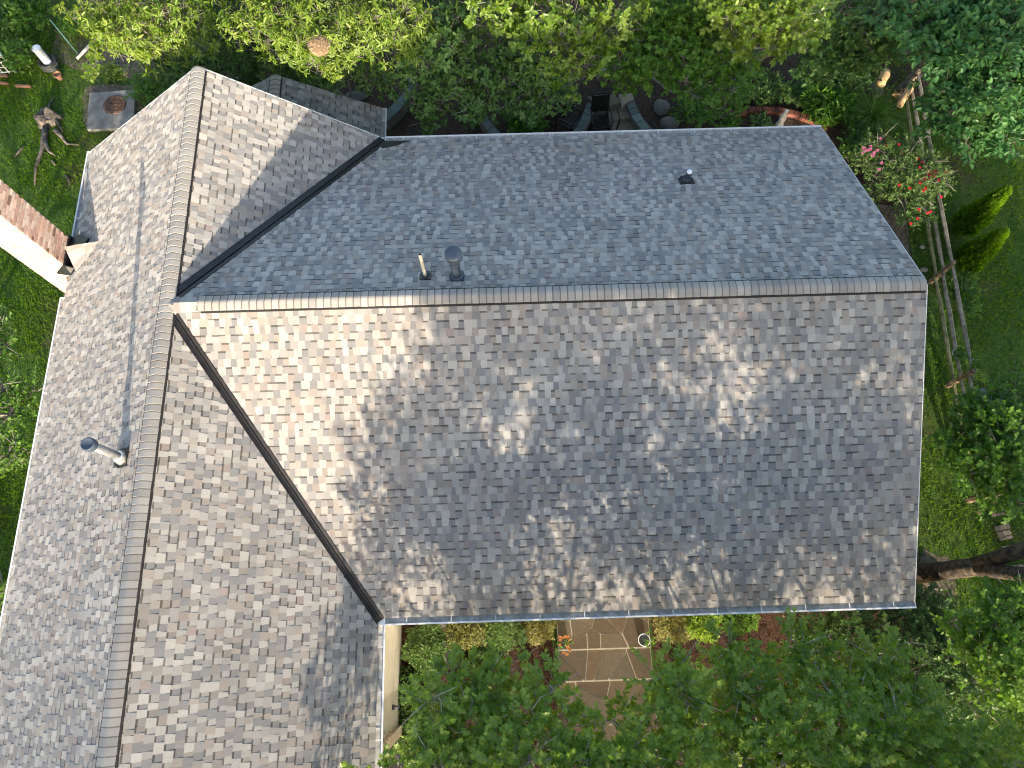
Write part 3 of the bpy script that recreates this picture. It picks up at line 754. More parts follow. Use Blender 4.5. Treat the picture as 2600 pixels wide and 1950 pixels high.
# lawn grass as blades
rgx = np.random.default_rng(77)
def lawn(name, label, x0, x1, y0, y1, n, keepf, h=.095):
    P = np.stack([rgx.uniform(x0, x1, n), rgx.uniform(y0, y1, n), np.zeros(n)], 1)
    patch = np.sin(P[:, 0]*1.7+1)*np.sin(P[:, 1]*1.3+.5)+.6*np.sin(P[:, 0]*3.9)*np.sin(P[:, 1]*4.3+2)+.4*np.sin(P[:, 0]*9+P[:, 1]*7)
    k = keepf(P[:, 0], P[:, 1]) & (rgx.random(n) < .25+.75*np.clip(patch*.9+.6, 0, 1)); P = P[k]; patch = patch[k]; n = len(P)
    D = rgx.normal(size=(n, 3))*.75; D[:, 2] = 1.0
    Nn = rgx.normal(size=(n, 3)); S = h*rgx.uniform(.5, 1.4, n)
    V, F, T = leaf_arrays('blade', P-np.array([0,0,.003]), D, Nn, S, np.clip(.45+.14*patch+rgx.normal(size=n)*.16, 0, 1), W=rgx.uniform(.012, .022, n))
    o = np_mesh(name, V, F, 'grass_blade', tone=T); tag(o, label, 'grass', kind='stuff'); return o
pad_c = sd(247, 227)
lawn('lawn_grass', 'mown grass left of the house round stump and chimney', -17, -9.2, -5, 17.5, 150000, lambda x, y: ~((np.abs(x-pad_c.x) < .75) & (np.abs(y-pad_c.y) < .8)) & ~((y > 15.4) & (x > -12.5)))
lawn('lawn_grass', 'mown grass right of the house beyond the rail fence', 7.4, 18, -4, 17, 110000, lambda x, y: ((x > 11.3) | (y < 8.0)) & ~((y < 1.4) & (x < 9.2)) & ~((y < -.6) & (x < 10.4)))

# mulch chips
def chips(label, polys, n, mat, zs=.012):
    Ps = []
    for x0, x1, y0, y1, k in polys: Ps.append(np.stack([rgx.uniform(x0, x1, k), rgx.uniform(y0, y1, k), np.full(k, zs)], 1))
    P = np.concatenate(Ps); n = len(P); D = rgx.normal(size=(n, 3)); D[:, 2] *= .25; Nn = rgx.normal(size=(n, 3))*.5+np.array([0,0,1])
    V, F, T = leaf_arrays('needle', P, D, Nn, rgx.uniform(.03, .09, n), rgx.random(n)); o = np_mesh('mulch_chips', V, F, mat, tone=T); tag(o, label, 'mulch', kind='stuff')
M['chip_red'] = leaf_mat('red_bark_chip', (.024,.013,.009), (.058,.03,.019), (.14,.08,.05), .05, rough=.9, spec=.1)
M['chip_brown'] = leaf_mat('brown_bark_chip', (.018,.012,.008), (.05,.035,.025), (.13,.10,.07), .05, rough=.9, spec=.1)
chips('loose red bark chips along the front beds', [(-2.5, .9, -4.2, .4, 6000), (3.2, 8.8, -4.2, .4, 8000)], 0, 'chip_red')
chips('loose brown bark chips in the shaded rear bed', [(-9, 11, 10.6, 17, 12000), (7.7, 11.2, 6.8, 10.5, 2500)], 0, 'chip_brown')

# ------------------------------------------------------------------ trees behind the house (top of the photograph)
G1 = 'trees behind the house'
cl = C((235,25,5.0,.75), (300,55,5.1,.8), (365,35,5.3,.9), (415,75,4.9,.65), (360,105,4.5,.5), (290,90,4.6,.55), (250,75,4.5,.45)) + [(-9.5,14.4,5.3,1.0,1.0,.7)]
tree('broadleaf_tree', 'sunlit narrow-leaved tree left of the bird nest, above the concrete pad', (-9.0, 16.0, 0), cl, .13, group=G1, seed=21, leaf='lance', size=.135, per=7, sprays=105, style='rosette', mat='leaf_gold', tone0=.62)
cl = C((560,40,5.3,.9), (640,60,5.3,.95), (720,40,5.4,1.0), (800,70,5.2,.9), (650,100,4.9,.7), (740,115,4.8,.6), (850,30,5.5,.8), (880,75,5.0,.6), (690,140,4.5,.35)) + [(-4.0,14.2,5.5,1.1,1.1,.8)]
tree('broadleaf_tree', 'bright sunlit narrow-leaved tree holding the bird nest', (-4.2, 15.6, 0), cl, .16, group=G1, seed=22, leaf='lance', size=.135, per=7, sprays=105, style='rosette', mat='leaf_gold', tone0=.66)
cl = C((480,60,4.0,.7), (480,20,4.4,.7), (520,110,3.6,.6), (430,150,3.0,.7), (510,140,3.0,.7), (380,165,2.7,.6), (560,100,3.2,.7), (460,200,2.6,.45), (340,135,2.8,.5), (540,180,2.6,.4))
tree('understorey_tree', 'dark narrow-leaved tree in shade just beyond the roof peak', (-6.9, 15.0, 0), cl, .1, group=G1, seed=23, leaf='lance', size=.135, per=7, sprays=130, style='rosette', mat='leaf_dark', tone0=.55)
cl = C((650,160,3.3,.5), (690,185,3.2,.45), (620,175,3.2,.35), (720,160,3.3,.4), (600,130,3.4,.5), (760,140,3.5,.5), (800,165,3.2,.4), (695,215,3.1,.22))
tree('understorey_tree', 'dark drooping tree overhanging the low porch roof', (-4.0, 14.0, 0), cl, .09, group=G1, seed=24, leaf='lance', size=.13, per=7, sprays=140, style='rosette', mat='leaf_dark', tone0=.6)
cl = C((880,130,4.0,.7), (950,80,4.5,.9), (960,170,3.7,.6), (915,235,3.2,.3), (1020,235,3.2,.3), (1150,235,3.1,.3), (1010,130,3.8,.8), (930,220,3.1,.5), (1030,215,3.2,.6), (1080,170,3.5,.7), (1130,120,3.8,.7), (1120,220,3.1,.55), (1200,205,3.1,.5), (1000,40,4.3,.9), (935,265,2.8,.28), (1045,250,2.9,.35), (1180,140,3.6,.7), (860,190,3.2,.4))
tree('broadleaf_tree', 'dark green oval-leaved tree overhanging the curved patio wall', (-.9, 14.9, 0), cl, .17, group=G1, seed=25, leaf='ovate', size=.125, per=7, sprays=115, mat='leaf_dark', tone0=.55, style='rosette')
cl = C((1100,25,5.4,.7), (1160,60,5.3,.8), (1230,35,5.5,.9), (1290,80,5.0,.7), (1200,110,4.8,.55), (1250,130,4.6,.5), (1330,25,5.4,.8), (1060,5,5.6,.6), (1230,165,4.3,.35)) + [(1.2,13.8,5.8,1.0,1.0,.8)]
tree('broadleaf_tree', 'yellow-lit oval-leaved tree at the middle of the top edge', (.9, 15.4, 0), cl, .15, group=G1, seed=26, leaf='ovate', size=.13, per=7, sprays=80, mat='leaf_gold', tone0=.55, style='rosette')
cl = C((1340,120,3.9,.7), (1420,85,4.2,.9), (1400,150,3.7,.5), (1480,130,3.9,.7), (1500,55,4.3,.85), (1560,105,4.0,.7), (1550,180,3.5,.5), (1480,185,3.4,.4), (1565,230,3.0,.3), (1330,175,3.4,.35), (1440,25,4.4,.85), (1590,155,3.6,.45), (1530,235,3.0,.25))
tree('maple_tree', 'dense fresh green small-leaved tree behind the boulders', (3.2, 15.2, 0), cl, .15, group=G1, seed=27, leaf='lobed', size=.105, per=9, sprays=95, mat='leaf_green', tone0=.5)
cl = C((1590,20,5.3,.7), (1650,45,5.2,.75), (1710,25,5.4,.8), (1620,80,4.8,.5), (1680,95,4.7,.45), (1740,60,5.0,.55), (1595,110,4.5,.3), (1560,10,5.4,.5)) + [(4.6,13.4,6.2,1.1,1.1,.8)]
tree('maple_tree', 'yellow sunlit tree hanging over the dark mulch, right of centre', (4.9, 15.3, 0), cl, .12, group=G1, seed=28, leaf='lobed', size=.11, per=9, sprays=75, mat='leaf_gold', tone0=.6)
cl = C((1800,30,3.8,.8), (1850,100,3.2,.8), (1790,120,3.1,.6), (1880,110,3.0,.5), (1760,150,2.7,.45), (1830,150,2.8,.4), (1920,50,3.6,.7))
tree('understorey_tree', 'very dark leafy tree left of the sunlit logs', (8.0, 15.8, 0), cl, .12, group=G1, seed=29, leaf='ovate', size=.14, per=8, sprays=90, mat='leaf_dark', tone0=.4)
cl = C((1990,40,4.8,.9), (2060,90,4.6,.95), (2140,50,4.9,1.0), (2200,110,4.5,.9), (2070,180,4.0,.6), (2120,190,4.0,.8), (2190,230,3.7,.8), (2045,250,3.4,.4), (2010,225,3.0,.3), (2030,285,2.9,.28), (2000,260,2.8,.25), (2110,270,3.3,.5), (2170,300,3.2,.45), (2080,315,3.0,.28), (2230,180,4,.8), (2020,110,4.2,.5)) + [(13.5,13.5,5.6,1.3,1.3,1), (11.6,13.9,5.8,1.2,1.2,1)]
tree('broadleaf_tree', 'large cool green tree filling the top right corner', (13.6, 14.6, 0), cl, .2, group=G1, seed=30, leaf='ovate', size=.155, per=8, sprays=90, mat='leaf_blue', tone0=.5)
# further trees past the top edge of the picture
for i, (x, y, s) in enumerate([(-12,22,1), (-6,21.5,1.1), (0,22.5,1.2), (6,21.5,1), (12,21.5,1.1), (18,17,1.2)]):
    rg_ = random.Random(400+i); cl = [(x+rg_.uniform(-1.8,1.8)*s, y+rg_.uniform(-1.5,1.5)*s, rg_.uniform(3,6.5), 1.3*s, 1.3*s, 1*s) for _ in range(9)]
    tree('background_tree', 'green tree of the row past the top edge, ' + ['furthest left', 'second from left', 'third from left', 'third from right', 'second from right', 'furthest right'][i], (x, y, 0), cl, .16, group='trees past the top edge', seed=40+i, leaf='ovate', size=.26, per=6, sprays=18, mat='leaf_dark' if i % 2 else 'leaf_green')

# hanging vine
vp = [sd(222,60,5.0), sd(212,90,4.7), sd(207,115,4.4), sd(203,140,4.0), sd(198,165,3.6)]
t = thing('hanging_vine', 'thin sunlit vine trailing down from the left tree', 'vine', vp[0])
mv = MB(); mv.tube(vp, .008, 5); keep(mv.build('stem', 'bark_grey'), t)
cl = [(p.x, p.y, p.z, .10+.05*(i < 2), .10, .16) for i, p in enumerate(vp)] + [((vp[i]+vp[i+1])/2).to_tuple()+(.08,.08,.16) for i in range(4)]
crown('foliage', cl, leaf='round', size=.085, per=4, sprays=420, mat='leaf_gold', seed=51, twig=.1, twr=.003, tone0=.6, parent=t)
# bird nest
np_ = sd(689, 98, 5.75); rg_ = np.random.default_rng(5)
t = thing('bird_nest', 'ball of dry straw caught in the bright tree', 'nest', np_)
n = 1500; a = unit(rg_.normal(size=(n, 3)))*.19*rg_.uniform(.75, 1.05, (n, 1)); a[:, 2] *= .7; tn = unit(np.cross(a, rg_.normal(size=(n, 3))))
M['straw'] = leaf_mat('dry_straw', (.22,.14,.08), (.42,.30,.18), (.6,.47,.3), .1, rough=.8)
V1, F1 = prism_arrays(np.array(np_)+a-tn*.09, np.array(np_)+a+tn*.09+rg_.normal(size=(n, 3))*.02, np.full(n, .0035), np.full(n, .002), 0)
keep(np_mesh('straw', V1, [F1], 'straw', tone=np.repeat(rg_.random(n), 6)), t)
keep(rock('nest_core', np_, (.28,.28,.2), noise_mat('nest_core', (.2,.13,.08), (.35,.25,.15), 30), 4), t)

# ------------------------------------------------------------------ trees in front (bottom of the photograph)
G2 = 'lobed-leaf trees in front of the house'
def front(pts, seed, z0=5.0, dz=1.0):
    rng = random.Random(seed); rows = []
    for x, y, r in pts: rows.append((x+rng.uniform(-12,12), y+38+rng.uniform(-8,8), z0+rng.uniform(-.5,.5)*dz+(y-1450)/260*.9, r))
    return C(*rows)
cl = front([(930,1470,.34), (985,1430,.34), (960,1530,.5), (1050,1450,.42), (1090,1400,.28), (1040,1540,.6), (1120,1500,.5), (1180,1450,.32), (1140,1590,.65), (950,1610,.5), (1050,1640,.65), (1230,1540,.42), (1240,1630,.55), (860,1640,.35), (1320,1600,.5), (1330,1520,.28), (800,1662,.3)], 61)
cl += [(x, y, z, 1.1, 1.0, .75, .5) for x, y, z in [(-.2,-3.6,6.9), (1.4,-3.9,7.5), (.4,-5.2,7.8), (2.1,-5.4,8.6), (1.2,-6.6,8.4), (-.9,-4.9,6.7), (2.6,-4.0,7.4), (0,-4.6,5.2), (1.6,-5.2,5.4), (2.8,-6,5.6), (.4,-6.4,5), (1.4,-4.4,4.2), (-.4,-5.8,4.4), (1.5,-5,6.6), (2.6,-5.6,6.8), (.3,-5.4,6.5), (2.2,-6.8,9.2)]]
cl += [(x, y, z, .7, .7, .5, .7) for x, y, z in [(-2.1,-4.3,4.6), (-2.3,-5.2,5.0), (-1.6,-4.8,5.4)]]
tree('lobed_leaf_tree', 'green tree with pale branches left of and over the flagstone walk', (.9, -5.6, 0), cl, .17, group=G2, seed=61, leaf='lobed', size=.105, per=8, sprays=84, mat='leaf_oak', tone0=.52, twig=.3, twr=.005, fork=.5, bark='bark_pale', rt=.017)
cl = front([(1430,1420,.34), (1480,1470,.5), (1420,1530,.5), (1530,1400,.32), (1590,1360,.30), (1600,1440,.45), (1540,1540,.6), (1470,1620,.65), (1640,1510,.6), (1600,1610,.65), (1390,1620,.5), (1710,1580,.6), (1700,1650,.6), (1655,1390,.24)], 62)
cl += [(x, y, z, 1.1, 1.0, .75, .5) for x, y, z in [(3.4,-3.5,7.3), (4.8,-3.7,7.8), (4.0,-5.0,8.6), (5.4,-5.2,8.8), (4.4,-6.4,8.8), (6.0,-4.2,8.2), (2.9,-6.2,8.8), (3.8,-4.8,5.4), (5.2,-5.6,5.6), (4.4,-6.6,5), (6.2,-6,6), (3.4,-5.6,4.2), (5.0,-4.4,4.2), (3.8,-5.6,6.9), (5,-5.2,6.8), (6.2,-5.4,7), (4,-7,9.6), (6,-6.8,9.5)]]
tree('lobed_leaf_tree', 'green tree with pale branches right of the flagstone walk', (4.2, -5.4, 0), cl, .17, group=G2, seed=62, leaf='lobed', size=.105, per=8, sprays=84, mat='leaf_oak', tone0=.5, twig=.3, twr=.005, fork=.5, bark='bark_pale', rt=.017)
cl = front([(1710,1370,.34), (1760,1400,.38), (1720,1450,.45), (1830,1420,.40), (1900,1390,.36), (1940,1370,.24), (1800,1490,.55), (1880,1480,.55), (1960,1470,.45), (1780,1580,.65), (1870,1580,.65), (1960,1560,.6), (2040,1590,.55), (2000,1650,.6), (2100,1640,.6), (2180,1600,.5), (1830,1650,.6)], 63, z0=4.7)
cl += [(x, y, z, 1.1, 1.0, .75, .5) for x, y, z in [(6.6,-3.3,7.2), (7.8,-3.6,7.5), (7.0,-5.0,8.7), (8.4,-5.2,8.7), (7.4,-6.6,8.9), (9.2,-4.4,7.6), (7,-5.2,5.4), (8.6,-6,5.6), (8,-4.6,4.6), (7.2,-5.6,6.9), (8.4,-6,6.9), (9.2,-5.2,6.4), (8,-6.8,9.5)]]
tree('lobed_leaf_tree', 'green tree before the right end of the front gutter', (7.2, -5.6, 0), cl, .17, group=G2, seed=63, leaf='lobed', size=.105, per=8, sprays=84, mat='leaf_oak', tone0=.46, twig=.3, twr=.005, fork=.5, bark='bark_pale', rt=.017)
cl = C((2150,1330,3.6,.5), (2190,1390,3.7,.6), (2120,1400,3.3,.4), (2180,1460,3.6,.5), (2205,1300,3.6,.4), (2080,1370,3.1,.28), (2120,1470,3.2,.35), (2060,1348,3.0,.16))
tree('small_tree', 'light green small tree at the right edge below the forked trunk', (9.8, -1.4, 0), cl, .08, seed=64, leaf='round', size=.1, per=8, sprays=110, mat='leaf_green', tone0=.6)
cl = [(x, y, z, .62, .6, .55) for x, y, z in [(8.3,-.5,1.0), (9.0,-.3,1.1), (8.0,-1.2,1.3), (8.8,-1.2,1.5), (9.4,-1.0,1.2), (7.3,-.6,.9), (6.6,-.8,.8), (9.2,-1.8,1.4), (7.4,-1.5,1.2), (8.2,-2.2,1.4)]]
tree('evergreen_shrub', 'big dark glossy evergreen shrub at the front corner of the house', (8.3, -1.0, 0), cl, .06, cat='shrub', seed=65, leaf='ovate', size=.085, per=9, sprays=150, mat='leaf_dark', tone0=.3, twig=.3)
# unseen trees further south, placed and sized to shade roof and lawns
G3 = 'tall trees past the bottom edge'
for i, (x, y, h, s, lab) in enumerate([(10.5,-9.5,10.4,1.0,'tall tree past the bottom edge nearest the right corner'), (6.2,-10.5,11.0,1.05,'tall tree past the bottom edge whose shade dapples the roof'), (2.0,-11,10.7,.9,'tall tree past the bottom edge in line with the flagstone walk'), (-12.0,-9.8,9.5,1.0,'tall tree past the bottom left corner shading the lawn'), (13.8,-7,4.7,1.0,'broad low tree past the bottom right corner'), (17,-5.5,5.0,1.1,'broad low tree past the right edge')]):
    rg_ = random.Random(500+i); cl = [(x+rg_.uniform(-2.1,2.1)*s, y+rg_.uniform(-1.6,1.6)*s, h-rg_.uniform(0,3.4), 1.15*s, 1.15*s, .9*s) for _ in range(12)]
    tree('shade_tree', lab, (x, y, 0), cl, .2, group=G3, seed=70+i, leaf='ovate', size=.2, per=8, sprays=25, mat='leaf_oak')
for i, (x, y) in enumerate([(-11.4,-7.4), (-13.6,-6.6)]):  # unseen shrubs added to keep the lower left lawn in shade
    rg_ = random.Random(520+i); cl = [(x+rg_.uniform(-1.1,1.1), y+rg_.uniform(-.8,.8), rg_.uniform(.6,2.3), .8, .8, .6) for _ in range(9)]
    tree('hedge_shrub', ['thick shrub past the bottom left corner, nearer the house', 'thick shrub past the bottom left corner, further from the house'][i], (x, y, 0), cl, .06, cat='shrub', group='shrubs past the bottom left corner', seed=90+i, leaf='ovate', size=.14, per=8, sprays=50, mat='leaf_dark')
# branches reaching in from a tree left of the lawn
lb = [sd(70,850,2.9), sd(30,870,3.0), sd(55,885,2.8), sd(10,840,3.1), sd(20,895,3.0), sd(60,975,2.7), sd(15,985,2.9), sd(25,960,2.9), sd(5,740,3.0), sd(-20,900,3.2), sd(0,700,2.9), sd(15,1310,2.4), sd(-10,1290,2.6)]
cl = [(p.x, p.y, p.z, .3, .3, .14) for p in lb] + [(-13.5,1.5,3.8,1.1,1.1,.8), (-14.2,3.4,4,1.2,1.2,.8), (-13.6,0,3.9,1.1,1.1,.8), (-14.6,-1.6,4,1.2,1.2,.9)]
tree('small_tree', 'thin leafy tree reaching in from the left edge over the lawn', (-14.4, 1.8, 0), cl, .09, seed=75, leaf='ovate', size=.1, per=7, sprays=95, mat='leaf_green', tone0=.65)

# the forked trunk beside the house
base = spot(2312, 1458); t = thing('forked_tree', 'big dark furrowed trunk forking beside the right end of the house', 'tree', base)
fk = base+Vector((.02,.02,2.3)); b1 = [fk, fk+Vector((.25,.22,1.2)), fk+Vector((.55,.4,3)), fk+Vector((.9,.6,5.5))]; b2 = [fk, fk+Vector((.22,-.22,1.2)), fk+Vector((.75,-.5,3)), fk+Vector((1.3,-.9,5.5))]
rngt = random.Random(3)
m = MB(); m.tube([base-Vector((0,0,.2)), base+Vector((0,0,.12)), base+Vector((0,0,.45)), base+Vector((.01,.01,1.3)), fk-Vector((0,0,.25)), fk+Vector((0,0,.15))], [.40,.30,.22,.19,.20,.17], 24)
m.v = [p+Vector((rngt.uniform(-.012,.012), rngt.uniform(-.012,.012), 0)) for p in m.v]
m.tube([b1[0]-Vector((0,0,.25))]+b1[1:], [.15,.145,.12,.08], 18); m.tube([b2[0]-Vector((0,0,.25))]+b2[1:], [.14,.135,.11,.08], 18)
for k in range(7):
    an = k*.9+.3; m.tube([base+Vector((math.cos(an)*.2, math.sin(an)*.2, .16)), base+Vector((math.cos(an)*.5, math.sin(an)*.5, .04)), base+Vector((math.cos(an)*.85, math.sin(an)*.85, -.05))], [.11,.07,.03], 8)
o = keep(m.build('trunk', 'bark_dark', smooth=True), t)
cl = []
rg_ = random.Random(9)
for k in range(20): cl.append((base.x+1.0+rg_.uniform(-.8,4.2), base.y+rg_.uniform(-3.2,2.6), rg_.uniform(8.2,12.5), 1.2, 1.2, .9))
limbs(fk+Vector((1,0,4.6)), cl, .09, 'bark_dark', t, .3, 4, name='limbs')
crown('crown', cl, leaf='ovate', size=.22, per=8, sprays=30, mat='leaf_green', seed=81, parent=t, bark='bark_dark')

# leafy shrub right of the fence end
cl = C((2130,900,1.7,.65), (2190,930,1.9,.7), (2080,940,1.4,.5), (2150,980,1.8,.65), (2200,1010,1.8,.6), (2100,1020,1.5,.5), (2180,860,1.6,.45), (2060,985,1.1,.4), (2140,1065,1.3,.4), (2200,1080,1.5,.45), (2195,815,1.2,.25), (2170,870,1.4,.3), (2090,900,1.2,.35))
tree('maple_shrub', 'wide green shrub with lobed leaves hiding the end of the rail fence', (12.4, 4.2, 0), cl, .06, cat='shrub', seed=82, leaf='lobed', size=.105, per=8, sprays=105, mat='leaf_green', tone0=.38)

# ------------------------------------------------------------------ shared small materials
M['concrete'] = noise_mat('weathered_concrete', (.15,.143,.13), (.24,.23,.21), 5, rough=.9, bump=.3, bscale=60)
M['iron_rust'] = noise_mat('rusty_cast_iron', (.07,.04,.028), (.17,.095,.06), 18, rough=.8, bump=.5)
M['terracotta'] = noise_mat('terracotta', (.19,.095,.06), (.27,.145,.095), 9, rough=.85)
M['weathered_wood'] = noise_mat('weathered_grey_wood', (.15,.13,.10), (.33,.29,.23), 7, rough=.9, bump=.6, bscale=30)
M['mossy_wood'] = noise_mat('mossy_rail', (.13,.125,.06), (.27,.26,.14), 6, rough=.9, bump=.6, bscale=30)
M['post_wood'] = noise_mat('brown_split_post', (.10,.075,.05), (.22,.165,.11), 8, rough=.9, bump=.6, bscale=30)
M['dead_wood'] = noise_mat('dead_wood', (.05,.042,.034), (.18,.152,.125), 10, rough=.95, bump=.8, bscale=30)
M['white_paint'] = noise_mat('flaking_white_paint', (.42,.41,.38), (.62,.61,.58), 8, rough=.7)
M['black_metal'] = noise_mat('black_powder_coat', (.008,.008,.008), (.018,.017,.016), 12, rough=.45)
M['white_plastic'] = noise_mat('white_plastic', (.66,.67,.69), (.8,.8,.8), 5, rough=.4)
M['dark_rubber'] = noise_mat('dark_green_rubber', (.02,.025,.024), (.05,.055,.052), 12, rough=.6)
M['green_pole'] = noise_mat('green_coated_pole', (.05,.13,.11), (.10,.2,.17), 12, rough=.5)
M['log_cut'] = noise_mat('cut_log_wood', (.30,.19,.09), (.52,.36,.19), 9, rough=.85, bump=.4)
M['red_edging'] = noise_mat('red_brick_edging', (.11,.042,.03), (.20,.08,.055), 10, rough=.9, bump=.4)
M['wire'] = noise_mat('galvanised_wire', (.4,.41,.42), (.55,.56,.57), 10, rough=.4, metal=.5)
M['steel_blue'] = noise_mat('blue_grey_lid', (.05,.06,.085), (.09,.10,.13), 9, rough=.5)
def P3(x, y, z=0.0): return spot(x, y, z)

# ------------------------------------------------------------------ left yard
c = [P3(227,236,.12), P3(343,227,.12), P3(338,325,.12), P3(220,328,.12)]
t = thing('concrete_pad', 'square grey concrete pad with a round rusty cover beside the roof corner', 'concrete pad', sum(c, Vector())/4-Vector((0,0,.12)))
m = MB(); ring = [p for p in c]
m.hexa([p-Vector((0,0,.16)) for p in reversed(ring)], list(reversed(ring))); keep(m.build('slab', 'concrete'), t)
ctr = P3(291,266,.125)
t2 = thing('manhole_cover', 'round rusty iron cover set on the concrete pad', 'manhole cover', ctr)
m = MB(); m.lathe(ctr-Vector((0,0,.004)), [(.33,0), (.33,.02), (.31,.028), (.25,.028), (.245,.018), (0,.018)], 32); keep(m.build('frame_ring', 'iron_rust'), t2)
m = MB()
for i in range(-4, 5):
    L = math.sqrt(max(.23**2-(i*.05)**2, 0))
    m.box(ctr+Vector((i*.05, 0, .019)), (.016, 2*L, .012)); m.box(ctr+Vector((0, i*.05, .0205)), (2*L, .016, .012))
keep(m.build('raised_grid', 'iron_rust'), t2)
# stump with roots
b = P3(124,305); t = thing('tree_stump', 'grey rotting tree stump with long surface roots in the lawn', 'stump', b)
m = MB(); rr = random.Random(4); n = 22; prof = [(.38,-.05), (.30,.08), (.25,.18), (.23,.26), (.19,.27), (0,.2)]; v = []; 
for r, z in prof:
    for k in range(n):
        a = 2*math.pi*k/n; q = r*(1+.22*math.sin(3*a+1)+.12*math.sin(7*a)+rr.uniform(-.06,.06)); v.append(b+Vector((q*math.cos(a), q*math.sin(a), z+rr.uniform(-.02,.03)+(0.10*math.sin(2*a) if z > .25 else 0))))
f = [(i*n+k, i*n+(k+1) % n, (i+1)*n+(k+1) % n, (i+1)*n+k) for i in range(len(prof)-1) for k in range(n)]; m.add(v, f); keep(m.build('stump_body', 'dead_wood', smooth=True), t)
for pts, r in [([(115,330),(112,355),(108,380),(98,405),(90,430),(88,470)], .10), ([(112,355),(125,385),(140,395)], .07), ([(140,330),(155,345),(170,365),(200,368)], .08), ([(120,290),(125,265),(138,248)], .05), ([(135,290),(150,320),(160,335)], .06)]:
    m = MB(); q = [P3(x, y, .05 if i else .12) for i, (x, y) in enumerate(pts)]; m.tube(q, [r*(1-.8*i/(len(q)-1)) for i in range(len(q))], 8); keep(m.build('root', 'dead_wood', smooth=True), t)
for i, (a, b_, lab) in enumerate([((37,399),(62,367),'short grey stick lying left of the stump roots'), ((128,406),(140,421),'broken stick on the grass right of the stump roots'), ((166,445),(178,470),'small forked stick on the grass nearest the outer gutter')]):
    p, q = P3(*a, .03), P3(*b_, .03); m = MB(); m.tube([p, p.lerp(q, .5)+Vector((.03,.02,.02)), q], [.022,.028,.012], 7); m.tube([p.lerp(q, .5), p.lerp(q, .7)+Vector((.08,-.03,.02))], [.015,.006], 5)
    tag(m.build('fallen_stick', 'dead_wood', smooth=True), lab, 'stick', 'sticks on the left lawn')
# white tube in a dark pot
b = P3(130,168); t = thing('planter_pot', 'round dark ribbed pot around the foot of the white tube', 'pot', b)
m = MB()
for k in range(3): m.tube([b+Vector((.24*math.cos(a*.3927), .24*math.sin(a*.3927), .05+.075*k)) for a in range(17)], .042, 8, cap=False)
m.lathe(b, [(.2,0), (.2,.2), (.17,.2), (.17,.17), (0,.16)], 20); keep(m.build('coiled_hose', 'dark_rubber', smooth=True), t)
t = thing('white_tube', 'white capped plastic tube standing upright in the left garden', 'tube', b+Vector((0,0,.16)))
keep(MB().tube([b+Vector((0,0,.16)), b+Vector((0,0,.66))], .12, 24).build('tube_body', 'white_plastic', smooth=False), t)
keep(MB().lathe(b+Vector((0,0,.66)), [(.128,0), (.13,.05), (.12,.065), (.06,.07), (.055,.078), (0,.078)], 24).build('lid', 'white_plastic'), t)
# trellis
a = P3(0,170,.05); t = thing('trellis', 'white wooden lattice trellis at the left edge', 'trellis', P3(18,150)); ax = (P3(45,160,.6)-P3(0,115,.6)).normalized()
org = P3(2,178,0.0); ux = Vector((.86,.5,0)).normalized(); uz = Vector((-.05,.12,1)).normalized()
org = P3(40,185,0); ux = Vector((-1,-.15,0)).normalized()
for i in range(7):
    p = org+ux*(i*.17); keep(MB().bar(p, p+uz*1.15, .03, .015, up=(0,1,0)).build('lattice_strip', 'white_paint'), t)
for j in range(7):
    p = org+uz*(.08+j*.17)+Vector((0,-.012,0)); keep(MB().bar(p-ux*.03, p+ux*1.1, .015, .03).build('lattice_strip', 'white_paint'), t)
keep(MB().bar(org-ux*.04, org-ux*.04+uz*1.2, .05, .04, up=(0,1,0)).build('post', 'green_pole'), t)
# poles
p, q = P3(127,50,1.1), P3(198,137,.05); tag(MB().tube([p, p.lerp(q,.5), q], .02, 8).build('garden_stake', 'green_pole', smooth=True), 'thin green garden stake leaning over bare soil', 'stake')
p, q = P3(196,149,.05), P3(236,106,.35); tag(MB().tube([p, q], .045, 12).build('drain_pipe', 'white_paint', smooth=True), 'short off-white pipe lying beside the green stake', 'pipe')
b = P3(154,200); t = thing('flower_pot', 'small terracotta pot below the white tube', 'pot', b); keep(MB().lathe(b, [(.07,0), (.1,.16), (.115,.16), (.115,.2), (.1,.2), (.09,.15), (0,.14)], 18).build('pot_body', 'terracotta', smooth=False), t)
for i, (a, b_) in enumerate([((0,192),(20,194)), ((0,211),(22,213)), ((40,218),(78,220))]):
    p, q = P3(*a, .05), P3(*b_, .05); tag(MB().bar(p, q, .06, .08).build('edging_brick', 'terracotta'), ['orange edging block by the trellis foot', 'lower orange edging block at the left edge', 'thin orange edging block under the left shrub'][i], 'edging', 'orange edging blocks')
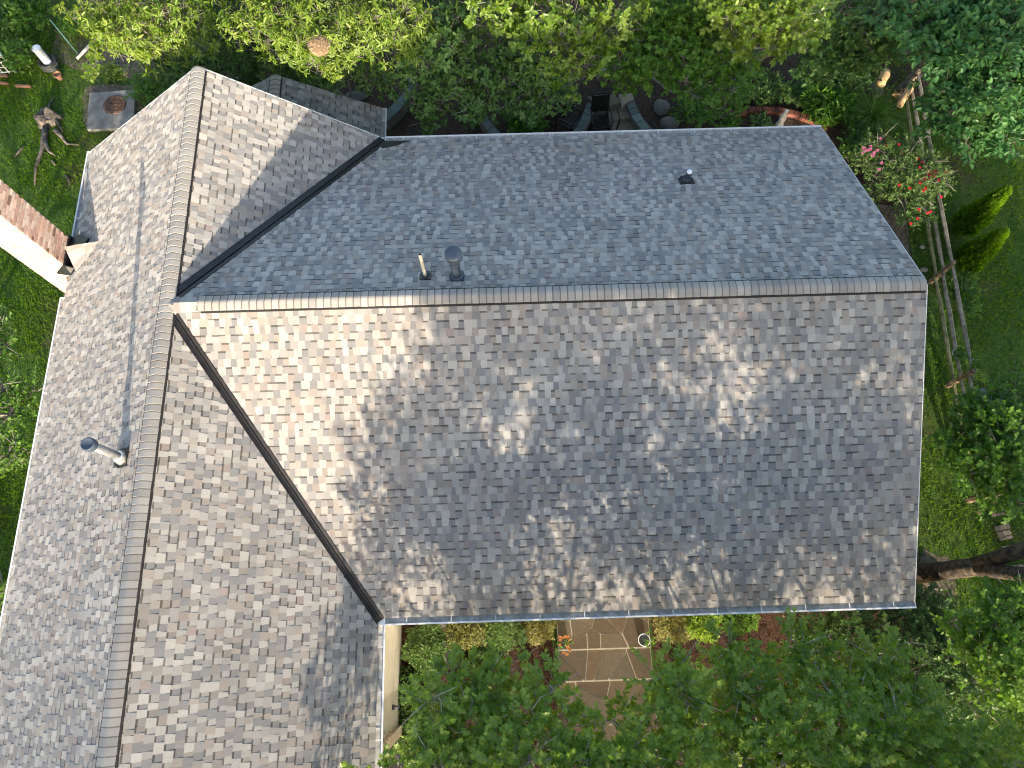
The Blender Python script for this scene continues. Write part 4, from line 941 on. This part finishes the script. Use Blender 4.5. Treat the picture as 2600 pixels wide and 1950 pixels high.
def shrub(name, label, c, r, h, leaf, size, mat, seed, sprays=260, tone=.5, cat='shrub', group=None, twig=.14, lumps=7, lift=.0, up=.5):
    rng = random.Random(seed); cl = [(c.x, c.y, h*.5+lift, r*.8, r*.8, h*.5)]
    for k in range(lumps):
        a = 6.283*k/lumps+rng.uniform(-.3,.3); d = r*rng.uniform(.35,.62); cl.append((c.x+d*math.cos(a), c.y+d*math.sin(a), h*rng.uniform(.4,.75)+lift, r*rng.uniform(.38,.55), r*rng.uniform(.38,.55), h*.32))
    t = thing(name, label, cat, (c.x, c.y, 0), group)
    m = MB()
    for k in range(5): m.tube([(c.x, c.y, -.05), (c.x+rng.uniform(-.15,.15)*r, c.y+rng.uniform(-.15,.15)*r, h*.3), (c.x+rng.uniform(-.6,.6)*r, c.y+rng.uniform(-.6,.6)*r, h*.7+lift)], [.02,.014,.005], 6)
    keep(m.build('stems', 'bark_grey'), t)
    crown('foliage', cl, leaf=leaf, size=size, per=6, sprays=sprays, mat=mat, seed=seed, twig=twig, twr=.003, tone0=tone, parent=t, up=up, shell=3)
    return t
shrub('garden_shrub', 'leafy shrub between the trellis and the white tube', P3(76,170), .55, .8, 'ovate', .1, 'leaf_green', 101, 130, .45)
shrub('garden_shrub', 'bright green shrub at the top left corner', P3(95,60), .8, .9, 'ovate', .12, 'leaf_green', 102, 90, .55)
shrub('garden_shrub', 'dark low plant under the top left corner', P3(20,70), .7, .8, 'lance', .16, 'leaf_dark', 103, 90, .5)
shrub('garden_shrub', 'low green weeds right of the garden stake', P3(205,80), .5, .5, 'ovate', .09, 'leaf_green', 104, 150, .45)
shrub('garden_shrub', 'tuft of weeds beside the concrete pad and roof edge', P3(395,240), .6, .5, 'ovate', .09, 'leaf_green', 105, 130, .4)
shrub('garden_shrub', 'small sunlit weeds above the concrete pad', P3(290,195), .3, .25, 'ovate', .08, 'leaf_gold', 106, 240, .55, lumps=4)
def strap(name, label, c, n, L, w, mat, seed, cat='plant', droop=.8):
    rg = np.random.default_rng(seed); V, F, T = [], [], []; seg = 5
    for i in range(n):
        a = rg.uniform(0, 6.283); d = np.array([math.cos(a), math.sin(a), 0]); s = np.array([-d[1], d[0], 0]); l = L*rg.uniform(.6, 1.15); o = np.array([c.x, c.y, 0])+d*rg.uniform(0, .12)+rg.normal(size=3)*[.05,.05,0]; k0 = len(V); th = rg.uniform(.75, 1.35); p = o.copy(); tn = rg.uniform(.2, .8)
        for j in range(seg+1):
            f = j/seg; hw = w*(1-f**2)*.5+.001; V += [p-s*hw, p+s*hw]; T += [tn, tn]
            p = p+l/seg*(d*math.cos(th)+np.array([0,0,1])*math.sin(th)); th -= droop*rg.uniform(.3,.6)
        F += [(k0+2*j, k0+2*j+1, k0+2*j+3, k0+2*j+2) for j in range(seg)]
    t = thing(name, label, cat, (c.x, c.y, 0)); keep(np_mesh('leaves', np.array(V), [np.array(F)], mat, tone=np.array(T)), t); return t
strap('strap_leaf_plant', 'tuft of long strap leaves near the top left corner', P3(55,78), 26, .8, .045, 'leaf_green', 110)

# ------------------------------------------------------------------ rear garden
M['bluestone'] = attr_mat('bluestone_cap', grain=10, amt=.25, rough=.8, bump=.2)
def arc_wall(label, pts, h, w, seed, n):
    q = [P3(x, y, h) for x, y in pts]; rng = random.Random(seed)
    def cr(u):
        u *= len(q)-1; i = min(int(u), len(q)-2); f = u-i; p0, p1, p2_, p3 = q[max(i-1,0)], q[i], q[i+1], q[min(i+2,len(q)-1)]
        return .5*((2*p1)+(p2_-p0)*f+(2*p0-5*p1+4*p2_-p3)*f*f+(3*p1-p0-3*p2_+p3)*f**3)
    t = thing('retaining_wall', label, 'garden wall', (q[len(q)//2].x, q[len(q)//2].y, 0), 'curved garden walls')
    body = MB(); S = [cr(i/n) for i in range(n+1)]; N_ = []
    for i in range(n+1):
        d = (S[min(i+1,n)]-S[max(i-1,0)]); d.z = 0; d.normalize(); N_.append(Vector((-d.y, d.x, 0)))
    for i in range(n):
        a, b_, na, nb2 = S[i], S[i+1], N_[i], N_[i+1]
        lo = lambda p: Vector((p.x, p.y, 0))
        body.hexa([lo(a-na*w*.42), lo(b_-nb2*w*.42), lo(b_+nb2*w*.42), lo(a+na*w*.42)], [x-Vector((0,0,.05)) for x in (a-na*w*.42, b_-nb2*w*.42, b_+nb2*w*.42, a+na*w*.42)], (.13,.115,.10))
        g = .008; a2, b2 = a.lerp(b_, g/(b_-a).length), b_.lerp(a, g/(b_-a).length); k = rng.uniform(.8, 1.2); dz = rng.uniform(-.004,.004)
        m = MB(); m.hexa([x-Vector((0,0,.05)) for x in (a2-na*w*.5, b2-nb2*w*.5, b2+nb2*w*.5, a2+na*w*.5)], [x+Vector((0,0,dz)) for x in (a2-na*w*.5, b2-nb2*w*.5, b2+nb2*w*.5, a2+na*w*.5)], (.15*k,.185*k,.175*k)); keep(m.build('capstone', 'bluestone'), t)
    keep(body.build('wall_body', 'stone'), t)
arc_wall('curved wall with blue-grey capstones beside the porch gutter', [(1030,150), (1045,185), (1046,215), (1027,248), (985,290), (975,300)], .45, .26, 1, 9)
arc_wall('curved capstone wall just left of the rear chairs', [(1212,255), (1222,285), (1238,315), (1266,348), (1290,365)], .45, .24, 2, 7)
arc_wall('short capstone wall left of the flagstone steps', [(1503,262), (1494,285), (1481,312), (1462,345)], .42, .26, 3, 5)
arc_wall('curved capstone wall right of the flagstone steps', [(1596,250), (1606,270), (1618,298), (1646,332), (1665,350)], .42, .25, 4, 7)
arc_wall('capstone wall end peeping over the rear gutter', [(1742,345), (1757,330), (1772,345)], .42, .24, 5, 3)
tp = MB(); pr = random.Random(6)
tag(mesh_obj('patio', [(-2.6,10.2,.014), (3.2,10.2,.014), (3.2,12.6,.014), (1.0,13.2,.014), (-1.2,12.8,.014), (-2.6,11.8,.014)], [(0,1,2,3,4,5)], noise_mat('patio_bed', (.02,.018,.015), (.045,.04,.034), 15)), 'dark paved patio behind the house', kind='structure')
patio = bpy.data.objects['patio']; yy = 10.45; row = 0
while yy < 12.4:
    xx = -2.5+(.15 if row % 2 else 0)
    while xx < .9:
        w = pr.choice([.3,.45,.6]); k = pr.uniform(.7,1.2); m = MB(); m.box((xx+w/2, yy+.15, .026), (w-.015, .285, .03), col=(.075*k,.066*k,.056*k)); kid(m.build('paver', 'stone'), patio); xx += w
    yy += .3; row += 1
# flagstone steps between the walls
for i, (pts, z, k, lab) in enumerate([([(1487,246),(1560,238),(1578,262),(1520,272)], .42, .75, 'dark upper step stone between the garden walls'), ([(1572,240),(1606,236),(1609,252),(1581,266)], .46, 1.3, 'pale stone at the top right of the steps'),
    ([(1541,285),(1566,275),(1572,303),(1545,306)], .2, 1.0, 'step stone right of the chair back'), ([(1568,275),(1594,268),(1601,298),(1575,303)], .2, 1.1, 'step stone beside the right capstone wall'), ([(1545,309),(1572,306),(1560,330),(1550,325)], .12, 1.05, 'small step stone under the chair arm'), ([(1575,308),(1602,304),(1612,345),(1555,348)], .08, .95, 'largest step stone near the rear gutter'), ([(1488,262),(1522,276),(1518,300),(1496,300)], .12, .7, 'dark step stone behind the chair')]):
    q = [P3(x, y, z) for x, y in pts]; q = [p.lerp(sum(q, Vector())/len(q), .03) for p in q]; rr = random.Random(i); ring = []
    for j in range(len(q)):
        for f in (0, .33, .66): ring.append(q[j].lerp(q[(j+1) % len(q)], f)+Vector((rr.uniform(-.02,.02), rr.uniform(-.02,.02), rr.uniform(-.006,.006))))
    if sum(ring[j].x*ring[(j+1) % len(ring)].y-ring[(j+1) % len(ring)].x*ring[j].y for j in range(len(ring))) < 0: ring.reverse()
    m = MB(); m.hexa([Vector((p.x, p.y, 0.01)) for p in ring], ring, (.26*k,.225*k,.17*k)); tag(m.build('step_stone', 'stone'), lab, 'step', 'flagstone garden steps')
def chair(label, loc, rz):
    t = empty('garden_chair', loc); tag(t, label, 'chair', 'black rear garden chairs'); t.rotation_euler = (0, 0, rz)
    def pt(nm, mb): mb.build(nm, 'black_metal', t)
    for j in range(7): pt('seat_slat', MB().box((0, -.24+j*.075, .42-.01*abs(j-3)), (.46, .032, .018)))
    m = MB(); m.box((0, .33, .74), (.46, .02, .52), tilt=R(-14)); pt('backrest', m)
    m = MB(); m.bar((-.24,.26,.40), (-.24,.42,1.03), .03, .03, up=(0,1,0)); m.bar((.24,.26,.40), (.24,.42,1.03), .03, .03, up=(0,1,0)); m.bar((-.25,.42,1.03), (.25,.42,1.03), .035, .03); pt('back_frame', m)
    m = MB()
    for s in (-1, 1): m.bar((s*.24,-.27,.42), (s*.24,.28,.40), .03, .03)
    m.bar((-.24,-.27,.42), (.24,-.27,.42), .03, .03); pt('seat_frame', m)
    for s in (-1, 1):
        m = MB(); m.tube([(s*.28,-.27,.64), (s*.285,0,.66), (s*.28,.3,.62)], .022, 8); m.bar((s*.28,-.24,.40), (s*.28,-.24,.64), .025, .025, up=(0,1,0)); pt('armrest', m)
        for y in (-.22, .26): pt('leg', MB().bar((s*.25, y, .05), (s*.25, y, .41), .03, .03, up=(0,1,0)))
        pt('rocker', MB().tube([(s*.25,-.45,.09), (s*.25,-.2,.03), (s*.25,.1,.025), (s*.25,.4,.09)], .017, 8))
    return t
chair('black slatted rocking chair at the foot of the garden steps', P3(1521,330), R(4))
chair('black chair left of the rocking chair, turned aside, half hidden by leaves', P3(1440,328), R(60))
def boulder(label, px, py, d, seed, col, group='rear garden boulders'):
    p = P3(px, py, d[2]*.25); t = rock('boulder', p, d, 'stone', seed, col, rough=.14); return tag(t, label, 'boulder', group)
boulder('round grey boulder in the mulch right of the steps', 1680, 272, (.42,.5,.36), 1, (.16,.165,.15))
boulder('flat-topped grey boulder close to the rear gutter', 1700, 312, (.62,.4,.3), 2, (.17,.17,.155))
boulder('round mossy boulder beside the sunlit logs', 2220, 232, (.5,.45,.42), 3, (.16,.16,.125))
boulder('small stone in the mulch inside the porch-side wall', 985, 193, (.3,.24,.2), 4, (.17,.165,.15))
boulder('low dark stone beside the porch roof end', 905, 245, (.7,.35,.2), 5, (.12,.12,.11))
boulder('pale stone in the strip beside the rail fence', 2341, 627, (.14,.12,.08), 6, (.27,.25,.22))
boulder('pale stone by the first fence post', 2347, 685, (.2,.14,.09), 7, (.27,.25,.22))
for i, (a, b_, r, z, lab) in enumerate([((2248,182),(2236,214),.13,.75,'sunlit cut log standing left of the dark gap'), ((2320,205),(2284,268),.09,.7,'long sunlit log right of the dark gap'), ((2300,245),(2280,252),.10,.6,'short log end lit by the sun near the boulder'), ((2330,190),(2276,240),.16,.25,'dark thick log in the gap between the sunlit ones')]):
    p, q = P3(*a, z), P3(*b_, z-.05); d = (q-p).normalized(); t = thing('cut_log', lab, 'log', p, 'logs by the dark tree')
    m = MB(); m.tube([p, p.lerp(q,.35)+Vector((.02,0,.02)), p.lerp(q,.7), q], [r,r*1.08,r*.95,r*1.02], 14); keep(m.build('log_bark', 'log_cut' if i != 3 else 'bark_dark', smooth=True), t)
    m = MB(); m.bar(q, q+d*.012, r*1.25, r*1.25); keep(m.build('cut_end', 'log_cut'), t)
# curved red edging, statue
q = [P3(x, y, .12) for x, y in [(1830,300), (1862,287), (1919,277), (1968,278), (2017,287), (2062,303), (2106,322)]]
t = thing('curved_edging', 'curved red brick edging behind the rear gutter', 'edging', q[3]-Vector((0,0,.12)))
for i in range(len(q)-1):
    for j in range(3): a, b_ = q[i].lerp(q[i+1], j/3+.015), q[i].lerp(q[i+1], (j+1)/3-.015); keep(MB().bar(a-Vector((0,0,.05)), b_-Vector((0,0,.05)), .17, .14).build('edging_brick', 'red_edging'), t)
b = P3(1978,318); t = thing('garden_statue', 'small white standing figure ornament among dark plants', 'statue', b)
keep(MB().lathe(b, [(.12,0), (.11,.06), (.075,.09), (.085,.2), (.1,.32), (.075,.46), (.045,.5), (.035,.53)], 16).build('figure_body', 'white_paint', smooth=True), t)
keep(rock('figure_head', b+Vector((0,0,.59)), (.12,.12,.15), M['white_paint'], 3, rough=.04), t)
# rear garden plants
strap('ornamental_grass', 'fountain of green ornamental grass above the rose bush', P3(2205,310), 420, 1.15, .018, 'leaf_green', 120, 'ornamental grass', .7)
for i, (x, y, r, h, leaf, sz, mat, lab, tn) in enumerate([(2089,290,.75,.6,'lance',.2,'leaf_green','rosette-leaved plant at the end of the red edging',.35), (1950,240,.6,.3,'lance',.12,'leaf_dark','dark ground plants above the red edging',.5), (1880,245,.5,.25,'ovate',.09,'leaf_dark','low dark plants left above the red edging',.45), (1850,325,.35,.2,'ovate',.09,'leaf_green','green plants inside the left end of the red edging',.4), (1930,318,.35,.15,'ovate',.08,'leaf_dark','dark plants beside the white figure',.45), (1770,290,.7,.6,'ovate',.09,'leaf_green','green plant spilling over by the last capstones',.45), (2020,250,.5,.3,'ovate',.09,'leaf_dark','dark leafy plant with orange blooms above the edging',.45), (2130,220,.8,.6,'ovate',.1,'leaf_dark','dark leafy plant left of the mossy boulder',.4), (1330,320,.65,.5,'lobed',.1,'leaf_green','leafy plant behind the wall left of the chairs',.35), (2160,400,.6,.6,'ovate',.08,'leaf_green','leafy plant against the roof corner, left of the roses',.35), (1400,250,.8,.7,'ovate',.1,'leaf_dark','dark plant beneath the oval-leaved tree',.4), (760,215,.4,.35,'lance',.12,'leaf_dark','dark plant beside the porch roof edge',.4)]):
    shrub('garden_plant', lab, P3(x, y), r, h, leaf, sz, mat, 130+i, 120, tn, 'plant', 'rear garden plants')
def blooms(t, pts, mat, r, seed):
    rng = random.Random(seed)
    for p in pts:
        m = MB()
        for ring_, (rr, hh, n) in enumerate(((1, .1, 6), (.72, .45, 5), (.4, .8, 4))):
            for k in range(n):
                a = 6.283*k/n+ring_*.4+rng.uniform(-.2,.2); d = Vector((math.cos(a), math.sin(a), 0)); s = Vector((-d.y, d.x, 0)); 
                m.add([p+Vector((0,0,r*.1)), p+d*rr*r*.6+s*r*.32+Vector((0,0,hh*r*.5)), p+d*rr*r+Vector((0,0,hh*r)), p+d*rr*r*.6-s*r*.32+Vector((0,0,hh*r*.5))], [(0,1,2,3)])
        keep(m.build('flower', mat), t)
rng = random.Random(12)
cl = C(*[(x/K, y/K, z, r) for x, y, z, r in [(2225,375,1.0,.38), (2190,410,.8,.35), (2270,420,1.0,.42), (2240,450,.8,.4), (2310,460,1.0,.45), (2350,420,1.1,.4), (2330,500,.9,.42), (2280,500,.7,.4), (2380,460,1.15,.35), (2310,550,.7,.35), (2350,540,.8,.3), (2220,500,.5,.35), (2300,380,1.0,.3)]])
t = tree('rose_bush', 'large sprawling rose bush with pink and red blooms by the gable corner', P3(2290,470), cl, .03, cat='rose bush', seed=140, leaf='ovate', size=.075, per=7, sprays=190, mat='leaf_dark', tone0=.7, twig=.22, twr=.004)
def rp(px, py): return spot(px, py, 1.25)
pink = [rp(2205+rng.uniform(-14,14), 378+rng.uniform(-8,8)) for _ in range(7)]+[rp(2222+rng.uniform(-8,8), 390+rng.uniform(-8,6)) for _ in range(6)]+[rp(2238,414), rp(2232,430), rp(2235,352), rp(2190,388)]
red = [rp(2370+rng.uniform(-14,14), 447+rng.uniform(-12,12)) for _ in range(9)]+[rp(*p) for p in [(2282,367), (2292,388), (2330,402), (2342,412), (2335,425), (2335,465), (2345,485), (2350,478), (2283,470), (2310,478), (2390,500), (2333,532), (2355,541), (2362,538), (2330,555), (2312,568), (2400,437), (2250,370), (2347,455)]]
blooms(t, pink, 'petal_pink', .055, 1); blooms(t, red, 'petal_red', .05, 2)

# split-rail fence
t = thing('rail_fence', 'weathered three-rail split-rail fence beside the right lawn', 'fence', (11.5, 8, 0))
posts = [Vector((11.75,11.2,0)), Vector((11.56,8.19,0)), Vector((11.37,5.24,0)), Vector((11.2,2.3,0))]
posts.insert(0, Vector((11.95,14.2,0)))
for i, p in enumerate(posts):
    m = MB(); m.tube([p-Vector((0,0,.1)), p+Vector((.01,.01,.5)), p+Vector((.0,.02,1.12))], [.075,.07,.062], 6); keep(m.build('post', 'post_wood'), t)
rz = random.Random(2)
for i in range(len(posts)-1):
    for z in (.28, .62, .98):
        a, b_ = posts[i]+Vector((rz.uniform(-.03,.03),.1,z+rz.uniform(-.04,.04))), posts[i+1]+Vector((rz.uniform(-.03,.03),-.1,z+rz.uniform(-.04,.04)))
        m = MB(); k = [a.lerp(b_, f/5)+Vector((rz.uniform(-.012,.012),0,rz.uniform(-.012,.012))) for f in range(6)]; m.tube(k, [.03,.052,.056,.056,.05,.03], 5); keep(m.build('rail', 'mossy_wood' if z < .4 else 'weathered_wood'), t)
# conifers
def conifer(label, px, py, h, r, seed):
    c = P3(px, py); t = thing('conical_evergreen', label, 'conifer', c, 'young conifers by the fence'); rg = np.random.default_rng(seed)
    keep(MB().tube([c, c+Vector((0,0,h*.9))], [.05,.01], 8).build('trunk', 'bark_dark'), t)
    n = 9000; z = h*rg.random(n)**1.25; prof = r*np.minimum(1, .35+z/h*4.0)*(1-z/h)**.62; a = rg.uniform(0, 6.283, n); lump = 1+.12*np.sin(a*5+z*6)+.1*np.sin(a*9-z*9)
    q = prof*lump*rg.uniform(.62, 1.0, n)
    d = np.stack([np.cos(a), np.sin(a), np.zeros(n)], 1); P = np.array(c)+d*q[:, None]+np.stack([np.zeros(n), np.zeros(n), z+.03], 1)
    D = d*.55+np.array([0,0,1.0])+rg.normal(size=(n, 3))*.3; Nn = d+rg.normal(size=(n, 3))*.5
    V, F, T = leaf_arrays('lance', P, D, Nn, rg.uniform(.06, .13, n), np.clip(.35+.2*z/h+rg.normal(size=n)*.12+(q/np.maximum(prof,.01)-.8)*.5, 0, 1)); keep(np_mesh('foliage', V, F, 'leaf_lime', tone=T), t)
conifer('young conical evergreen with a lit tip, nearer the roses', 2436, 585, 1.95, .42, 1)
conifer('young conical evergreen with a lit tip, nearer the fence post', 2444, 672, 1.7, .42, 2)
# wire hoops with plants
for i, (px, py, z, lab) in enumerate([(2433,898,.95,'wire hanging basket with a plant on the fence rail'), (2478,925,1.05,'wire hanging basket of trailing leaves on the lower fence post')]):
    p = P3(px, py, z); t = thing('wire_basket', lab, 'basket', p, 'wire baskets on the fence')
    m = MB(); m.tube([p+Vector((.14*math.cos(k*.3142), .14*math.sin(k*.3142), 0)) for k in range(21)], .008, 6, cap=False)
    for k in range(6): a = k*1.047; m.tube([p+Vector((.14*math.cos(a), .14*math.sin(a), 0)), p+Vector((.09*math.cos(a), .09*math.sin(a), -.1)), p+Vector((0,0,-.13))], .005, 5)
    keep(m.build('basket_frame', 'wire'), t)
    crown('foliage', [(p.x, p.y, p.z-.02, .14, .14, .1), (p.x+.08, p.y-.05, p.z, .12, .12, .1)], leaf='ovate', size=.05, per=5, sprays=700, mat='leaf_green', seed=150+i, twig=.08, twr=.002, tone0=.6, parent=t)
b = P3(2492,1005); t = thing('round_lid', 'dark blue-grey round lid in the grass by the fence end', 'lid', b); keep(MB().lathe(b, [(.2,0), (.2,.05), (.185,.065), (0,.08)], 24).build('lid_plate', 'steel_blue'), t)
keep(MB().box(b+Vector((0,0,.085)), (.3,.02,.012)).build('lid_rib', 'steel_blue'), t)
for i, (px, py) in enumerate([(2400,690), (2440,700), (2450,740), (2445,790), (2388,720)]):
    shrub('garden_shrub', ['weeds at the foot of the first fence post', 'small weed tuft right of the first fence post', 'leafy weeds right of the upper fence rails', 'leafy weeds further down the fence rails', 'low weeds under the fence rails'][i], P3(px, py), .3, .25, 'ovate', .07, 'leaf_green', 160+i, 200, .45, 'weeds', 'weeds along the fence', lumps=4)
# stepping pavers
for i, (px, py, rz_, lab) in enumerate([(2529,1290,.15,'topmost brick paver in the right lawn, half under the shrub'), (2549,1350,.2,'second brick paver in the right lawn'), (2568,1402,.12,'third brick paver in the right lawn, just above the trunk'), (2584,1452,.1,'brick paver between the two arms of the forked trunk')]):
    c = P3(px, py, .02); t = thing('stepping_paver', lab, 'paver', c, 'brick stepping pavers'); rr = random.Random(i); mr = Matrix.Rotation(rz_, 3, 'Z')
    for j, (x, y, w, h) in enumerate([(-.09,.1,.2,.13), (.1,.1,.16,.13), (-.12,-.05,.13,.15), (.05,-.04,.19,.12), (.05,-.15,.19,.08), (-.12,-.16,.13,.06)]):
        k = rr.uniform(.8,1.2); m = MB(); m.box(c+mr@Vector((x,y,rr.uniform(-.003,.003))), (w-.01,h-.01,.05), rz_, (.25*k,.195*k,.165*k)); keep(m.build('brick', 'stone'), t)
p, q = P3(2463,1263,.03), P3(2515,1250,.05); tag(MB().tube([p, p.lerp(q,.5)+Vector((0,.02,.02)), q], [.012,.018,.012], 6).build('fallen_stick', 'log_cut', smooth=True), 'long pale stick in the grass below the lobed-leaf shrub', 'stick')
p = P3(2486,1300,.03); m = MB(); m.add([p+Vector((-.1,.03,.0)), p+Vector((-.02,-.02,.03)), p+Vector((.08,.05,.01)), p+Vector((0,-.07,.02))], [(0,3,1), (1,3,2)]); tag(m.build('fallen_leaf', 'terracotta'), 'orange fallen leaf on the right lawn', 'leaf')

# ------------------------------------------------------------------ front garden
M['flag_mortar'] = noise_mat('pale_joint_mortar', (.27,.24,.195), (.38,.345,.285), 12, rough=.95)
def flags(x0, x1, y0, y1, z, n, seed, parent):
    rng = random.Random(seed); pts = []
    for _ in range(4000):
        p = (rng.uniform(x0, x1), rng.uniform(y0, y1))
        if all(math.hypot(p[0]-q[0], p[1]-q[1]) > .62*math.sqrt((x1-x0)*(y1-y0)/n) for q in pts): pts.append(p)
        if len(pts) >= n: break
    for i, p in enumerate(pts):
        poly = [(x0,y0), (x1,y0), (x1,y1), (x0,y1)]; pl = []
        for j, q in enumerate(pts):
            if i == j: continue
            a, b_ = q[0]-p[0], q[1]-p[1]; L = math.hypot(a, b_); mx, my = (p[0]+q[0])/2, (p[1]+q[1])/2; pl.append((a/L, b_/L, (a*mx+b_*my)/L-rng.uniform(.008,.02)))
        poly = clip(poly, pl)
        if len(poly) < 3: continue
        k = rng.uniform(.78,1.2); w = rng.uniform(-.02,.02); ring = [Vector((x, y, z+rng.uniform(-.002,.002))) for x, y in poly]
        m = MB(); m.hexa([v-Vector((0,0,.05)) for v in ring], ring, ((.105+w*.4)*k,.085*k,(.06-w*.2)*k)); kid(m.build('flagstone', 'stone'), parent)
for i, (x0, x1, y0, y1, z, n, lab) in enumerate([(1.02,3.1,-.78,.9,.34,26,'upper flagstone landing of the front walk'), (1.02,3.12,-1.45,-.78,.18,6,'middle flagstone step of the front walk'), (.95,3.15,-6.5,-1.45,.03,18,'lower flagstone path of the front walk')]):
    m = MB(); m.box(((x0+x1)/2, (y0+y1)/2-.02, z/2-.008), (x1-x0, y1-y0+.02, z-.012)); o = m.build('walkway', 'flag_mortar'); tag(o, lab, kind='structure'); flags(x0+.01, x1-.01, y0, y1-.01, z, n, 30+i, o)
G4 = 'rounded shrubs along the front wall'
for i, (px, py, r, h, mat, lab, tn, sz) in enumerate([(1084,1640,.52,.85,'leaf_dark','dark rounded shrub nearest the pale wall',.55,.05), (1180,1592,.5,.85,'leaf_yellow','yellow-green shrub third from the walk, half lit',.3,.045), (1273,1588,.5,.8,'leaf_dark','dark green shrub between the two yellowish ones left of the walk',.6,.045), (1357,1588,.42,.8,'leaf_yellow','pale yellow shrub just left of the walk',.62,.04), (1700,1592,.40,.75,'leaf_yellow','pale yellow shrub just right of the walk',.6,.04), (1780,1582,.45,.8,'leaf_lime','bright lime shrub second right of the walk',.75,.05), (1868,1566,.42,.75,'leaf_green','green shrub third right of the walk',.5,.05)]):
    shrub('rounded_shrub', lab, P3(px, py, .35), r, h, 'ovate', sz, mat, 170+i, 620, tn, group=G4, twig=.1, lumps=9)
for i, (px, py, z, mat, mp_, lab) in enumerate([(1432,1628,.36,'petal_orange','navyrubber','dark pot of orange flowers on the left of the landing'), (1631,1624,.36,'petal_pink','white_plastic','pot with a white rim on the right of the landing')]):
    b = P3(px, py, z); t = thing('flower_pot', lab, 'pot', b, 'pots on the front walk')
    keep(MB().lathe(b, [(.09,0), (.125,.2), (.14,.2), (.14,.235), (.118,.235), (.11,.19), (0,.185)], 22).build('pot_body', 'navyrubber' if i == 0 else 'steel_blue'), t)
    keep(MB().tube([b+Vector((.13*math.cos(k*.2856), .13*math.sin(k*.2856), .235)) for k in range(23)], .008, 6, cap=False).build('rim', mp_), t)
    crown('foliage', [(b.x+(-.03 if i == 0 else .09), b.y-.03, b.z+.28, .15 if i == 0 else .09, .13, .08)], leaf='ovate', size=.05, per=5, sprays=420, mat='leaf_green', seed=180+i, twig=.08, twr=.002, parent=t)
    rr = random.Random(i)
    if i == 0: blooms(t, [b+Vector((rr.uniform(-.2,.14), rr.uniform(-.26,.14), .36+rr.uniform(-.05,.06))) for _ in range(16)], mat, .04, 3)
for i, (px, py, w, d, lab) in enumerate([(1150,1672,.42,.42,'square grey paving slab in the front bed'), (1112,1577,.4,.35,'grey paving slab tucked under the front gutter'), (1068,1900,.5,.4,'grey paving slab under the leaves near the dark drive')]):
    c = P3(px, py, .03); tag(MB().box(c, (w, d, .05), .12).build('paving_slab', 'concrete'), lab, 'paving slab', 'front bed paving slabs')
for i, (px, py, r, lab) in enumerate([(1040,1760,.55,'dark low groundcover beside the pale wall'), (1060,1850,.55,'green groundcover below the end of the pale wall'), (1240,1650,.4,'reddish low plant in the front bed left of the walk'), (1200,1760,.5,'low plant beneath the left lobed-leaf tree')]):
    shrub('low_plant', lab, P3(px, py), r, .35, 'lance', .1, 'leaf_dark', 190+i, 130, .45, 'plant', 'low plants in the front bed')
